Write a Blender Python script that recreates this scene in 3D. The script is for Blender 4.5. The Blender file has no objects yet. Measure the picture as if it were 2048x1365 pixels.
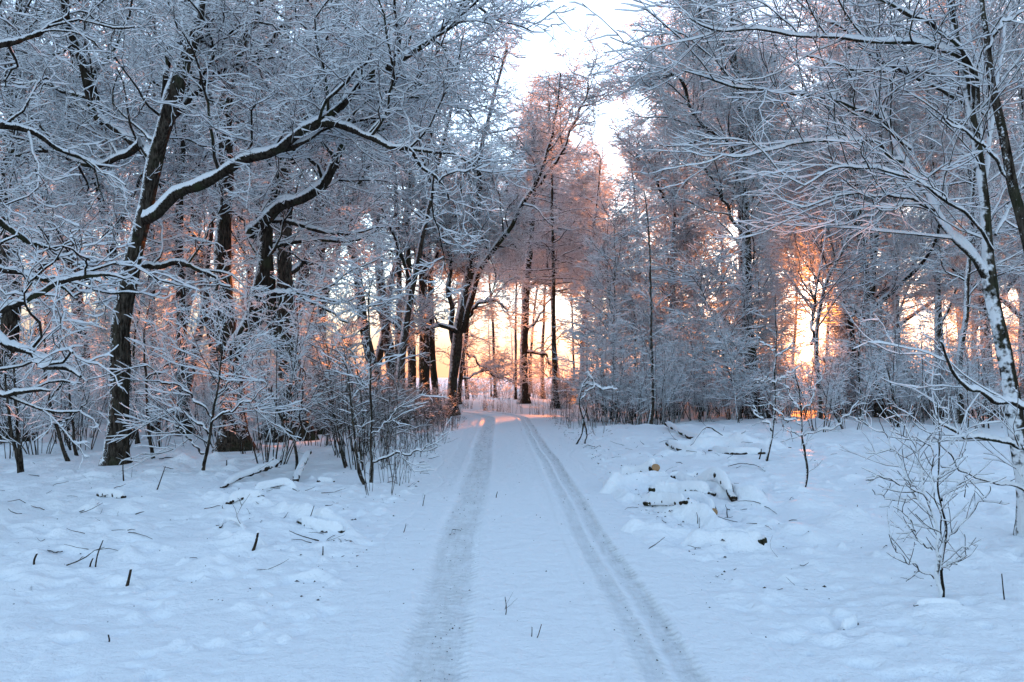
import bpy, math, random
import numpy as np
from mathutils import Vector

# ------------------------------------------------------------------ camera, sky, sun, exposure
SC = bpy.context.scene
COL = SC.collection
F, HY, CAMH = 1600.0, 752.0, 1.65
PITCH = math.atan((HY - 682.5) / F)
cam_d = bpy.data.cameras.new('camera'); cam = bpy.data.objects.new('camera', cam_d); COL.objects.link(cam)
cam_d.sensor_width = 36.0; cam_d.lens = 36.0 * F / 2048.0
cam_d.clip_start = 0.05; cam_d.clip_end = 6000
cam.location = (0, 0, CAMH); cam.rotation_euler = (math.pi / 2 + PITCH, 0, 0)
SC.camera = cam

def ray(px, py):
    u = (px - 1024.0) / F; v = -(py - 682.5) / F
    d = np.array([u, math.cos(PITCH) - v * math.sin(PITCH), math.sin(PITCH) + v * math.cos(PITCH)])
    return d / d[1]
def pt(px, py, Y):
    d = ray(px, py) * Y
    return np.array([d[0], Y, CAMH + d[2]])
def gY(py):
    return -CAMH / ray(1024, py)[2]

SUN = ray(1612, 711); SUN = SUN / np.linalg.norm(SUN)
SUN_EL = math.asin(SUN[2]); SUN_AZ = math.atan2(SUN[0], SUN[1])
world = bpy.data.worlds.new("World"); SC.world = world; world.use_nodes = True
wn, wl = world.node_tree.nodes, world.node_tree.links
wn.clear()
sky = wn.new('ShaderNodeTexSky'); sky.sky_type = 'NISHITA'; sky.sun_disc = False
sky.sun_elevation = max(SUN_EL, math.radians(3.0)); sky.sun_rotation = SUN_AZ
sky.air_density = 1.0; sky.dust_density = 0.25; sky.ozone_density = 1.5
bg = wn.new('ShaderNodeBackground'); bg.inputs['Strength'].default_value = 0.15
tint = wn.new('ShaderNodeMix'); tint.data_type = 'RGBA'; tint.blend_type = 'MULTIPLY'; tint.inputs[0].default_value = 1.0
hs = wn.new('ShaderNodeHueSaturation'); hs.inputs['Saturation'].default_value = 0.58
wl.new(sky.outputs[0], hs.inputs['Color']); wl.new(hs.outputs[0], tint.inputs[6]); tint.inputs[7].default_value = (0.81, 0.955, 1.155, 1)      # the camera's cool white balance
# dusk band: the sky low over the field is dimmer and peach-coloured
sz = wn.new('ShaderNodeSeparateXYZ'); gc = wn.new('ShaderNodeTexCoord'); wl.new(gc.outputs['Generated'], sz.inputs[0])
mr = wn.new('ShaderNodeMapRange'); mr.interpolation_type = 'SMOOTHSTEP'; wl.new(sz.outputs[2], mr.inputs[0])
mr.inputs[1].default_value = 0.0; mr.inputs[2].default_value = 0.20
bc = wn.new('ShaderNodeMix'); bc.data_type = 'RGBA'; wl.new(mr.outputs[0], bc.inputs[0])
bc.inputs[6].default_value = (0.25, 0.135, 0.095, 1); bc.inputs[7].default_value = (1, 1, 1, 1)
band_ = wn.new('ShaderNodeMix'); band_.data_type = 'RGBA'; band_.blend_type = 'MULTIPLY'; band_.inputs[0].default_value = 1.0
wl.new(tint.outputs[2], band_.inputs[6]); wl.new(bc.outputs[2], band_.inputs[7])
wl.new(band_.outputs[2], bg.inputs['Color'])
# the warm glow of hazy air round the low sun, and the sun's own disc
geo = wn.new('ShaderNodeTexCoord')
dot = wn.new('ShaderNodeVectorMath'); dot.operation = 'DOT_PRODUCT'
wl.new(geo.outputs['Generated'], dot.inputs[0]); dot.inputs[1].default_value = tuple(SUN)
def wmath(op, a, b=None):
    m = wn.new('ShaderNodeMath'); m.operation = op
    for i, q in enumerate((a, b)):
        if q is None: continue
        if isinstance(q, (int, float)): m.inputs[i].default_value = q
        else: wl.new(q, m.inputs[i])
    return m.outputs[0]
ac = wmath('ARCCOSINE', wmath('MINIMUM', dot.outputs['Value'], 0.9999999))
def lobe(width, power, col):
    g = wmath('EXPONENT', wmath('MULTIPLY', wmath('POWER', wmath('DIVIDE', ac, width), power), -1.0))
    e = wn.new('ShaderNodeBackground'); e.inputs['Color'].default_value = (*col, 1)
    wl.new(g, e.inputs['Strength']); return e.outputs[0]
AURA = [(0.0055, 6.0, (300, 170, 60)), (0.05, 1.0, (0.34, 0.09, 0.015)), (0.34, 1.2, (0.07, 0.022, 0.008))]
last = bg.outputs[0]
for w_, p_, c_ in AURA:
    add = wn.new('ShaderNodeAddShader'); wl.new(last, add.inputs[0]); wl.new(lobe(w_, p_, c_), add.inputs[1]); last = add.outputs[0]
wo = wn.new('ShaderNodeOutputWorld'); wl.new(last, wo.inputs['Surface'])

sd = bpy.data.lights.new('sun', 'SUN'); sd.energy = 5.0; sd.angle = math.radians(0.6); sd.color = (1.0, 0.24, 0.02)
so = bpy.data.objects.new('sun', sd); COL.objects.link(so)
so.rotation_euler = Vector(tuple(SUN)).to_track_quat('Z', 'Y').to_euler()

SC.view_settings.view_transform = 'Standard'; SC.view_settings.look = 'None'
SC.view_settings.gamma = 1.0; SC.view_settings.exposure = 2.80
cy = SC.cycles
cy.max_bounces = 7; cy.diffuse_bounces = 3; cy.glossy_bounces = 1; cy.transmission_bounces = 6; cy.volume_bounces = 0
cy.transparent_max_bounces = 4
cy.use_denoising = True
cy.sample_clamp_indirect = 6.0
cy.caustics_reflective = False; cy.caustics_refractive = False

# ------------------------------------------------------------------ materials
class NT:
    def __init__(s, name):
        s.m = bpy.data.materials.new(name); s.m.use_nodes = True
        s.n = s.m.node_tree.nodes; s.l = s.m.node_tree.links; s.n.clear()
        s.out = s.n.new('ShaderNodeOutputMaterial')
    def new(s, t, **kw):
        q = s.n.new(t)
        for k, v in kw.items(): setattr(q, k, v)
        return q
    def link(s, a, b): s.l.new(a, b)
    def math(s, op, a, b=None, c=None, clamp=False):
        m = s.n.new('ShaderNodeMath'); m.operation = op; m.use_clamp = clamp
        for i, q in enumerate((a, b, c)):
            if q is None: continue
            if isinstance(q, (int, float)): m.inputs[i].default_value = q
            else: s.l.new(q, m.inputs[i])
        return m.outputs[0]
    def smooth(s, x, lo, hi):
        m = s.n.new('ShaderNodeMapRange'); m.interpolation_type = 'SMOOTHSTEP'
        s.l.new(x, m.inputs[0]); m.inputs[1].default_value = lo; m.inputs[2].default_value = hi
        return m.outputs[0]
    def noise(s, co, scale, detail=3, rough=0.55):
        q = s.n.new('ShaderNodeTexNoise'); q.inputs['Scale'].default_value = scale
        q.inputs['Detail'].default_value = detail; q.inputs['Roughness'].default_value = rough
        s.l.new(co, q.inputs['Vector']); return q.outputs['Fac']
    def mixc(s, f, a, b):
        q = s.n.new('ShaderNodeMix'); q.data_type = 'RGBA'
        if isinstance(f, (int, float)): q.inputs[0].default_value = f
        else: s.l.new(f, q.inputs[0])
        for i, c in ((6, a), (7, b)):
            if isinstance(c, tuple): q.inputs[i].default_value = (*c, 1)
            else: s.l.new(c, q.inputs[i])
        return q.outputs[2]

SNOW = (0.84, 0.87, 0.90)
def bark_mat(name, dark, light, lo, hi, plaster=0.0, na=0.5, nscale=9.0, thin=False, stretch=0.25, trans=0.0):
    t = NT(name)
    tc = t.new('ShaderNodeTexCoord'); mp = t.new('ShaderNodeMapping')
    t.link(tc.outputs['Object'], mp.inputs[0]); mp.inputs['Scale'].default_value = (1, 1, stretch)
    g = t.new('ShaderNodeNewGeometry')
    at = t.new('ShaderNodeAttribute'); at.attribute_name = 'cap'
    n1 = t.noise(tc.outputs['Object'], nscale, 3)
    f = at.outputs['Fac']
    if plaster:
        wd = t.new('ShaderNodeVectorMath'); wd.operation = 'DOT_PRODUCT'
        t.link(g.outputs['Normal'], wd.inputs[0]); wd.inputs[1].default_value = (-0.93, -0.30, 0.2)
        f = t.math('ADD', f, t.math('MULTIPLY', t.math('MAXIMUM', wd.outputs['Value'], 0.0), plaster))
    f = t.math('ADD', f, t.math('MULTIPLY', t.math('SUBTRACT', n1, 0.5), na))
    if plaster:
        n3 = t.noise(tc.outputs['Object'], nscale * 5, 2)
        f = t.math('ADD', f, t.math('MULTIPLY', t.math('SUBTRACT', n3, 0.5), na * 1.2))
    f = t.smooth(f, lo, hi)
    if thin:
        col = t.mixc(n1, dark, light)
    else:
        n2 = t.noise(mp.outputs[0], 26, 5, 0.7)
        n4 = t.noise(tc.outputs['Object'], 2.3, 3)
        c1 = t.mixc(t.smooth(n2, 0.35, 0.7), dark, light)
        col = t.mixc(t.smooth(n4, 0.5, 0.75), c1, (0.040, 0.046, 0.026))
    col = t.mixc(f, col, SNOW)
    d = t.new('ShaderNodeBsdfDiffuse'); t.link(col, d.inputs['Color']); res = d.outputs[0]
    if not thin:
        b = t.new('ShaderNodeBump'); b.inputs['Strength'].default_value = 0.9; b.inputs['Distance'].default_value = 0.05
        t.link(n2, b.inputs['Height']); t.link(b.outputs[0], d.inputs['Normal'])
    if trans:
        tr = t.new('ShaderNodeBsdfTranslucent'); t.link(col, tr.inputs['Color'])
        mx = t.new('ShaderNodeMixShader')
        t.link(t.math('MULTIPLY', f, trans), mx.inputs[0]); t.link(d.outputs[0], mx.inputs[1]); t.link(tr.outputs[0], mx.inputs[2])
        res = mx.outputs[0]
    t.link(res, t.out.inputs['Surface'])
    return t.m

M = {}
M['trunk'] = bark_mat('bark', (0.014, 0.011, 0.009), (0.095, 0.080, 0.064), 0.40, 0.62, plaster=0.55, na=0.7)
M['trunk_plaster'] = bark_mat('bark_windblown_snow', (0.020, 0.017, 0.013), (0.075, 0.068, 0.050), 0.36, 0.66, plaster=0.80, na=0.9, nscale=3.2)
M['limb'] = bark_mat('limb_bark', (0.014, 0.011, 0.009), (0.060, 0.050, 0.040), 0.22, 0.36, plaster=0.30, na=0.45, nscale=12)
M['twig'] = bark_mat('snowy_twig', (0.035, 0.026, 0.022), (0.075, 0.055, 0.045), -0.33, -0.13, na=0.5, nscale=9, thin=True, trans=0.40)
M['frost'] = bark_mat('frosted_fine_twig', (0.035, 0.026, 0.022), (0.075, 0.055, 0.045), -0.36, -0.16, na=0.4, nscale=14, thin=True, trans=0.50)
M['glow'] = bark_mat('frosted_twig_glow', (0.035, 0.026, 0.022), (0.075, 0.055, 0.045), -0.30, -0.10, na=0.4, nscale=14, thin=True, trans=0.92)  # frost copy, translucency raised so trees by the sun glow more
M['laden'] = bark_mat('laden_limb_bark', (0.018, 0.015, 0.012), (0.060, 0.052, 0.040), -0.25, 0.05, plaster=0.25, na=0.5, nscale=12)
M['twig_bare'] = bark_mat('thin_snow_twig', (0.045, 0.030, 0.022), (0.10, 0.065, 0.045), 0.1, 0.3, na=0.9, nscale=7, thin=True, trans=0.7)
M['log'] = bark_mat('log_bark', (0.014, 0.011, 0.009), (0.075, 0.055, 0.040), 0.55, 0.75, plaster=0.2, na=0.5, nscale=16)

def snow_mat(name, track=False):
    t = NT(name)
    g = t.new('ShaderNodeNewGeometry'); P = g.outputs['Position']
    d = t.new('ShaderNodeBsdfPrincipled'); d.inputs['Roughness'].default_value = 0.85
    d.inputs['Specular IOR Level'].default_value = 0.06
    n1 = t.noise(P, 5.5, 5, 0.6); n2 = t.noise(P, 38, 4, 0.65); n3 = t.noise(P, 170, 2, 0.6)
    h = t.math('ADD', t.math('MULTIPLY', n1, 0.09), t.math('ADD', t.math('MULTIPLY', n2, 0.014), t.math('MULTIPLY', n3, 0.0025)))
    col = SNOW
    if track:
        at = t.new('ShaderNodeAttribute'); at.attribute_name = 'rut'
        mp = t.new('ShaderNodeMapping'); t.link(P, mp.inputs[0]); mp.inputs['Scale'].default_value = (1, 0.16, 1)
        s1 = t.noise(mp.outputs[0], 22, 4, 0.6)
        s2 = t.noise(P, 95, 3, 0.75)
        s3 = t.noise(P, 3, 3, 0.6)
        f = t.math('MULTIPLY', at.outputs['Fac'], t.smooth(t.math('ADD', t.math('ADD', t.math('MULTIPLY', s1, 0.45), t.math('MULTIPLY', s2, 0.35)), t.math('MULTIPLY', s3, 0.2)), 0.36, 0.66))
        col = t.mixc(t.math('MULTIPLY', f, 0.40), SNOW, (0.40, 0.40, 0.38))
        lg = t.new('ShaderNodeAttribute'); lg.attribute_name = 'lug'
        col = t.mixc(t.math('MULTIPLY', lg.outputs['Fac'], t.smooth(s3, 0.3, 0.6)), col, (0.45, 0.46, 0.46))  # lug hollows greyed: grime, with the relief's shade put into the colour
        # tyre lugs pressed across the ruts
        sp = t.new('ShaderNodeSeparateXYZ'); t.link(P, sp.inputs[0])
        tr = t.math('SINE', t.math('ADD', t.math('MULTIPLY', sp.outputs[1], 62.0), t.math('MULTIPLY', t.math('SINE', t.math('MULTIPLY', sp.outputs[0], 48.0)), 1.3)))
        lug = t.math('MULTIPLY', t.math('MULTIPLY', tr, at.outputs['Fac']), t.math('MULTIPLY', t.smooth(s3, 0.35, 0.6), 0.006))
        h = t.math('ADD', h, lug)
        h = t.math('ADD', h, t.math('MULTIPLY', t.math('MULTIPLY', s2, at.outputs['Fac']), 0.014))
    if isinstance(col, tuple): d.inputs['Base Color'].default_value = (*col, 1)
    else: t.link(col, d.inputs['Base Color'])
    b = t.new('ShaderNodeBump'); b.inputs['Strength'].default_value = 0.8; b.inputs['Distance'].default_value = 1.0
    t.link(h, b.inputs['Height']); t.link(b.outputs[0], d.inputs['Normal'])
    t.link(d.outputs[0], t.out.inputs['Surface'])
    return t.m
M['snow'] = snow_mat('snow'); M['road'] = snow_mat('packed_snow', True)
def plain(name, c, rough=0.9, var=0.3):
    t = NT(name); g = t.new('ShaderNodeTexCoord')
    n = t.noise(g.outputs['Object'], 30, 4, 0.6)
    d = t.new('ShaderNodeBsdfPrincipled'); d.inputs['Roughness'].default_value = rough
    t.link(t.mixc(n, tuple(x * (1 - var) for x in c), tuple(min(1, x * (1 + var)) for x in c)), d.inputs['Base Color'])
    t.link(d.outputs[0], t.out.inputs['Surface']); return t.m
M['soil'] = plain('dark_soil', (0.03, 0.024, 0.018))
M['cutwood'] = plain('sawn_wood', (0.34, 0.20, 0.10), var=0.4)
M['grass'] = plain('dry_grass', (0.16, 0.11, 0.06))

# ------------------------------------------------------------------ object helpers
def tag(o, label=None, cat=None, group=None, kind=None):
    for k, v in (('label', label), ('category', cat), ('group', group), ('kind', kind)):
        if v: o[k] = v
    return o
def empty(name, loc, rz=0.0):
    o = bpy.data.objects.new(name, None); COL.objects.link(o); o.location = tuple(loc); o.rotation_euler = (0, 0, rz)
    o.empty_display_size = 0.2
    return o
def np_mesh(name, V, Q, mats, smooth=True, midx=None, T=None, attr=None):
    me = bpy.data.meshes.new(name)
    V = np.asarray(V, np.float32)
    nq = len(Q) if Q is not None else 0; nt = len(T) if T is not None else 0
    me.vertices.add(len(V)); me.vertices.foreach_set('co', V.ravel())
    loops = []
    if nq: loops.append(np.asarray(Q, np.int32).ravel())
    if nt: loops.append(np.asarray(T, np.int32).ravel())
    loops = np.concatenate(loops)
    me.loops.add(len(loops)); me.loops.foreach_set('vertex_index', loops)
    me.polygons.add(nq + nt)
    st = np.concatenate([np.arange(nq) * 4, nq * 4 + np.arange(nt) * 3]).astype(np.int32)
    me.polygons.foreach_set('loop_start', st)
    if midx is not None: me.polygons.foreach_set('material_index', np.asarray(midx, np.int32))
    sm = np.full(nq + nt, bool(smooth)) if not isinstance(smooth, np.ndarray) else smooth
    me.polygons.foreach_set('use_smooth', sm)
    me.update(calc_edges=True)
    for m in mats: me.materials.append(m)
    if attr:
        for k, v in attr.items():
            a = me.attributes.new(k, 'FLOAT', 'POINT'); a.data.foreach_set('value', np.asarray(v, np.float32))
    return me
def obj(name, me, parent=None, loc=None):
    o = bpy.data.objects.new(name, me); COL.objects.link(o)
    if parent: o.parent = parent
    if loc is not None: o.location = tuple(loc)
    return o
def copy_tree(root, loc, rz, sc, label, group, cat=None):
    r = root.copy(); COL.objects.link(r); r.location = tuple(loc); r.rotation_euler = (0, 0, rz); r.scale = (sc, sc, sc)
    r['label'] = label; r['group'] = group
    if cat: r['category'] = cat
    for ch in root.children:
        c = ch.copy(); COL.objects.link(c); c.parent = r
    return r

# ------------------------------------------------------------------ branch geometry
def nrm(v): return v / np.maximum(np.linalg.norm(v, axis=-1, keepdims=True), 1e-9)
def tubes(P, R, k, cap=0.0, capmin=0.0, twist=None, rng=None):
    """P [B,N,3] centre lines, R [B,N] radii -> verts, quads; snow heaps up on top of whatever lies flat"""
    B, N, _ = P.shape
    T = np.gradient(P, axis=1); T = nrm(T)
    Z = np.array([0, 0, 1.0])
    up = Z - T[:, 0] * T[:, 0, 2:3]
    bad = np.linalg.norm(up, axis=1) < 0.2
    X = np.array([1.0, 0, 0]); up[bad] = (X - T[:, 0] * T[:, 0, 0:1])[bad]
    up = nrm(up); ups = np.empty_like(P)
    for i in range(N):
        up = nrm(up - T[:, i] * (up * T[:, i]).sum(1, keepdims=True)); ups[:, i] = up
    side = np.cross(T, ups)
    a = math.pi / 2 + np.arange(k) * 2 * math.pi / k
    off = side[:, :, None, :] * np.cos(a)[None, None, :, None] + ups[:, :, None, :] * np.sin(a)[None, None, :, None]
    V = P[:, :, None, :] + off * R[:, :, None, None]
    hor = np.sqrt(np.clip(1 - T[:, :, 2] ** 2, 0, 1))
    A = off[..., 2] * 1.0
    if cap or capmin:
        hor = hor ** 1.3
        h = np.minimum(R * cap + capmin, 0.075) * hor
        if rng is not None: h = h * rng.uniform(0.45, 1.5, h.shape)
        h[:, -1] *= 0.4
        w = np.clip(off[..., 2], 0, 1) ** 0.7
        V[..., 2] += h[:, :, None] * w
        V += off * (np.minimum(R, .012) * .35 * hor)[:, :, None, None] * w[..., None]
    V = V.reshape(-1, 3); A = A.reshape(-1)
    b = np.arange(B)[:, None, None]; n = np.arange(N - 1)[None, :, None]; j = np.arange(k)[None, None, :]
    base = (b * N + n) * k
    jj = (j + 1) % k
    Q = np.stack(np.broadcast_arrays(base + j, base + jj, base + k + jj, base + k + j), -1).reshape(-1, 4)
    return V, Q, A

def spawn(P, R, rng, dens, t0, t1, L, ang, N, wig, trop=0.0, rk=0.012, rmin=0.004, ratio=0.6, sym=0.0, taper=0.4, shape=0.5, lmin=0.0, side=0.0, curl=0.0, seg=None):
    B, NP, _ = P.shape
    ln = np.linalg.norm(np.diff(P, axis=1), axis=2).sum(1)
    n = np.floor(ln * (t1 - t0) * dens + rng.random(B)).astype(int)
    idx = np.repeat(np.arange(B), n); K = len(idx)
    first = np.concatenate([[0], np.cumsum(n)[:-1]]); rank = np.arange(K) - first[idx]
    t = t0 + (t1 - t0) * (rank + rng.random(K)) / np.maximum(n[idx], 1)
    u = np.clip(t * (NP - 1), 0, NP - 1.001); i = u.astype(int); f = (u - i)[:, None]
    base = P[idx, i] * (1 - f) + P[idx, i + 1] * f
    rr = R[idx, i] * (1 - f[:, 0]) + R[idx, i + 1] * f[:, 0]
    T = nrm(P[idx, i + 1] - P[idx, i])
    v = rng.normal(size=(K, 3)); v[:, 2] *= (1 - side); v[:, 2] += sym
    v = nrm(v - T * (v * T).sum(1, keepdims=True))
    a = np.radians(rng.uniform(ang[0], ang[1], K))[:, None]
    D = nrm(np.cos(a) * T + np.sin(a) * v)
    LL = rng.uniform(0.55, 1.1, K) * np.minimum(L * (1 - shape * t), 0.8 * ln[idx] + 0.1)
    LL = np.maximum(LL, lmin); step = (LL / (N - 1))[:, None]
    out = np.empty((K, N, 3)); out[:, 0] = base
    drift = rng.normal(size=(K, 3)) * curl
    for s in range(1, N):
        D = nrm(D + rng.normal(size=(K, 3)) * wig + drift + np.array([0, 0, trop]))
        out[:, s] = out[:, s - 1] + D * step
    r0 = np.maximum(np.minimum(rr * ratio, LL * rk), rmin)
    RR = r0[:, None] * np.linspace(1, taper, N)[None, :]
    RR = np.maximum(RR, rmin * 0.75)
    return out, RR

def resample(pts, rad, N):
    """smooth a hand-drawn path (Catmull-Rom) to N points"""
    pts = np.asarray(pts, float); rad = np.asarray(rad, float)
    d = np.r_[0, np.cumsum(np.linalg.norm(np.diff(pts, axis=0), axis=1))]
    s = np.linspace(0, d[-1], N); out = np.empty((N, 3))
    m = np.gradient(pts, d, axis=0)
    i = np.clip(np.searchsorted(d, s, side='right') - 1, 0, len(d) - 2)
    h = d[i + 1] - d[i]; u = ((s - d[i]) / h)[:, None]; h = h[:, None]
    out = (2 * u ** 3 - 3 * u ** 2 + 1) * pts[i] + (u ** 3 - 2 * u ** 2 + u) * h * m[i] + (-2 * u ** 3 + 3 * u ** 2) * pts[i + 1] + (u ** 3 - u ** 2) * h * m[i + 1]
    return out, np.interp(s, d, rad)

STY = {
 # levels below the trunk and limbs: crooked, dense, snow-laden
 'oak': [dict(dens=2.6, t0=.20, t1=1, L=3.2, ang=(35, 75), N=9, wig=.26, trop=.05, rk=.013, rmin=.013, ratio=.55, sym=.35, curl=.05),
         dict(dens=4.6, t0=.10, t1=1, L=1.5, ang=(30, 75), N=7, wig=.30, trop=.02, rk=.010, rmin=.0095, curl=.08),
         dict(dens=7.5, t0=.08, t1=1, L=.65, ang=(30, 70), N=5, wig=.30, trop=.02, rk=.010, rmin=.0075, curl=.10),
         dict(dens=7.0, t0=.2, t1=1, L=.26, ang=(30, 65), N=3, wig=.25, trop=.04, rk=.010, rmin=.0062)],
 'fine': [dict(dens=4.2, t0=.12, t1=1, L=3.6, ang=(30, 62), N=10, wig=.14, trop=.04, rk=.010, rmin=.010, ratio=.5, sym=.2),
          dict(dens=7.0, t0=.10, t1=1, L=1.5, ang=(25, 60), N=7, wig=.18, trop=.0, rk=.008, rmin=.0068, side=.2),
          dict(dens=12.5, t0=.08, t1=1, L=.68, ang=(25, 55), N=4, wig=.2, trop=-.01, rk=.008, rmin=.0052)],
 'layer': [dict(dens=9.0, t0=.25, t1=1, L=3.2, ang=(70, 100), N=9, wig=.09, trop=-.01, rk=.010, rmin=.010, ratio=.4, shape=.75),
           dict(dens=6.0, t0=.15, t1=1, L=1.1, ang=(35, 65), N=6, wig=.15, trop=-.02, rk=.008, rmin=.0075, side=.6),
           dict(dens=8.0, t0=.08, t1=1, L=.5, ang=(30, 60), N=4, wig=.2, trop=-.03, rk=.008, rmin=.0062, side=.4)],
 'sapling': [dict(dens=7.0, t0=.28, t1=1, L=2.0, ang=(45, 75), N=9, wig=.08, trop=.03, rk=.007, rmin=.0070, ratio=.5, shape=.55),
             dict(dens=7.5, t0=.12, t1=1, L=.9, ang=(30, 55), N=6, wig=.09, trop=.03, rk=.006, rmin=.0056, side=.5),
             dict(dens=8.0, t0=.1, t1=1, L=.40, ang=(30, 55), N=4, wig=.1, trop=.02, rk=.006, rmin=.0048, side=.3)],
}
def grow(P, R, sty, rng, scale=1.0, dm=1.0, skip_last=False, over=None, thin=1.0):
    lv = STY[sty]; res = []
    lv = lv[:-1] if skip_last else lv
    for i, p in enumerate(lv):
        p = dict(p); p['dens'] *= dm / scale; p['L'] *= scale; p['rmin'] *= thin
        if over and i in over: p.update(over[i])
        P, R = spawn(P, R, rng, **p)
        if len(P) == 0: break
        res.append((P, R, i))
    return res
def crown_mesh(name, levels, rng, mats=('limb', 'twig'), cap=1.3, capmin=.009, near=False):
    Vs, Qs, ms, sm, As = [], [], [], [], []; o = 0
    for P, R, i in levels:
        if len(P) == 0: continue
        k = (8 if near else 5) if i == 0 else ((6 if near else 4) if i == 1 else (4 if near else 3))
        V, Q, A = tubes(P, R, k, cap if i < 2 else cap * 1.15, capmin, rng=rng)
        As.append(A); Vs.append(V); Qs.append(Q + o); o += len(V)
        ms.append(np.full(len(Q), 0 if i == 0 else 1)); sm.append(np.full(len(Q), i == 0))
    return np_mesh(name, np.concatenate(Vs), np.concatenate(Qs), [M[mats[0]], M[mats[1]]], np.concatenate(sm), np.concatenate(ms), attr={'cap': np.concatenate(As)})
def trunk_mesh(name, P, R, mat='trunk', k=14, rng=None, cap=.5, knob=0.05, flare=True):
    P = P.copy(); R = R.copy(); N = len(R)
    if rng is not None: R = R * (1 + rng.normal(size=N) * knob)
    if flare:
        z = P[:, 2] - P[0, 2]; R = R * (1 + 0.75 * np.exp(-np.maximum(z, 0) / 0.16) + .12 * np.exp(-np.maximum(z, 0) / .8))
    V, Q, A = tubes(P[None], R[None], k, cap, .004 if cap else 0, rng=rng)
    if rng is not None and k > 8:   # fluted, lumpy bark outline
        a = rng.uniform(0, 6.28, 4)
        W = V.reshape(N, k, 3); c = P[:, None, :]; th = np.arange(k) / k * 2 * math.pi
        for q, (fr, am) in enumerate(((2, .05), (3, .06), (5, .04), (7, .03))):
            z = np.linspace(0, 1, N)[:, None] * rng.uniform(2, 7)
            W = c + (W - c) * (1 + am * np.sin(fr * th[None, :] + a[q] + z))[..., None]
        V = W.reshape(-1, 3)
    return np_mesh(name, V, Q, [M[mat]], True, attr={'cap': A})

# ------------------------------------------------------------------ ground and track
def roadx(Y):
    Y = np.asarray(Y, float)
    s = 0.205 - 0.0166 * (Y - 4.3)
    return s - np.where(Y > 31, (Y - 31) ** 2 * 0.045, 0)
_r = np.random.default_rng(5)
_w = [(_r.uniform(0, 6.28), _r.uniform(0, 6.28), f, a) for f, a in ((.09, .10), (.13, .08), (.31, .045), (.55, .030), (1.1, .014), (1.9, .008), (3.3, .005), (5.1, .003))]
def base_h(x, y):
    h = np.zeros_like(x)
    for ph, th, f, a in _w:
        h = h + a * np.sin(f * 2 * (x * math.cos(th) + y * math.sin(th)) + ph + 1.3 * np.sin(f * (x * math.sin(th) - y * math.cos(th)) + ph))
    dr = np.abs(x - roadx(y)); flat = np.clip((dr - 1.2) / 1.5, 0, 1) * np.clip(y / 8 + .3, 0, 1)
    far = np.clip((y - 70) / 200, 0, 1)
    h = h * flat * (1 - .5 * np.clip(y / 200, 0, 1))
    # the field climbs a little away to the right
    h = h + far * np.clip((x - 0.46 * y) / (0.35 * y + 1), 0, 1) * 0.03 * np.clip(y - 70, 0, 200)
    return h
def gz(x, y): return float(base_h(np.array([float(x)]), np.array([float(y)]))[0])

def axis(segs):
    out = [segs[0][0]]
    for a, b, s0, s1 in segs:
        p = a
        while p < b - 1e-6:
            p += s0 + (s1 - s0) * (p - a) / (b - a); out.append(min(p, b))
    return np.unique(np.round(out, 5))
ys = axis([(-3, 3.4, .2, .03), (3.4, 12, .016, .028), (12, 26, .03, .08), (26, 60, .09, .35), (60, 200, .6, 8), (200, 640, 12, 40)])
xh = axis([(0, 4.5, .018, .022), (4.5, 9, .024, .05), (9, 20, .06, .2), (20, 60, .25, 2), (60, 640, 4, 60)])
xs = np.concatenate([-xh[:0:-1], xh])
GX, GYY = np.meshgrid(xs, ys)
H = base_h(GX, GYY)
def bump(H, cx, cy, lx, ly, rot, amp, p=2.0):
    e = 3 * max(lx, ly)
    i0, i1 = np.searchsorted(ys, (cy - e, cy + e)); j0, j1 = np.searchsorted(xs, (cx - e, cx + e))
    if i1 <= i0 or j1 <= j0: return
    X = GX[i0:i1, j0:j1] - cx; Y = GYY[i0:i1, j0:j1] - cy; c, s = math.cos(rot), math.sin(rot)
    q = np.sqrt(((X * c + Y * s) / lx) ** 2 + ((-X * s + Y * c) / ly) ** 2)
    H[i0:i1, j0:j1] += amp * np.exp(-q ** p)
rg = np.random.default_rng(11)
for _ in range(2600):      # humps over hidden sticks and tussocks
    y = 3.5 + 26 * rg.random() ** 1.5; x = rg.uniform(-.75, .75) * y * 1.0 + roadx(y)
    d = abs(x - roadx(y))
    if d < 1.5: continue
    k = min(1, (d - 1.3) / 1.6) * (0.35 if y < 7 else 1)
    L = .05 + .40 * rg.random() ** 1.6; bump(H, x, y, L, L * rg.uniform(.25, .9), rg.uniform(0, 3.14), rg.uniform(.010, .060) * k, rg.uniform(1.8, 2.6))
for _ in range(1500):      # dimples and old footprints
    y = 3.5 + 20 * rg.random() ** 1.3; x = rg.uniform(-.75, .75) * y + roadx(y)
    if abs(x - roadx(y)) < 1.45: continue
    L = rg.uniform(.03, .10); bump(H, x, y, L, L * rg.uniform(.5, 1), rg.uniform(0, 3.14), -rg.uniform(.015, .065), 2.4)
for _ in range(900):      # rough clods along the verges
    y = 5 + 26 * rg.random() ** 1.2; s = rg.choice([-1, 1]); x = roadx(y) + s * (1.55 + abs(rg.normal()) * .45)
    L = rg.uniform(.03, .10); bump(H, x, y, L, L * rg.uniform(.5, 1), rg.uniform(0, 3.14), rg.uniform(-.03, .045), 2.2)
EXTRA = []   # humps round the things that lie on the ground are added here before the mesh is made
def gp(px, py):
    Y = gY(py); return np.array([ray(px, py)[0] * Y, Y, 0.0])
def groundpx(px, py):
    p = gp(px, py); p[2] = gz(p[0], p[1]); return p
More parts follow.
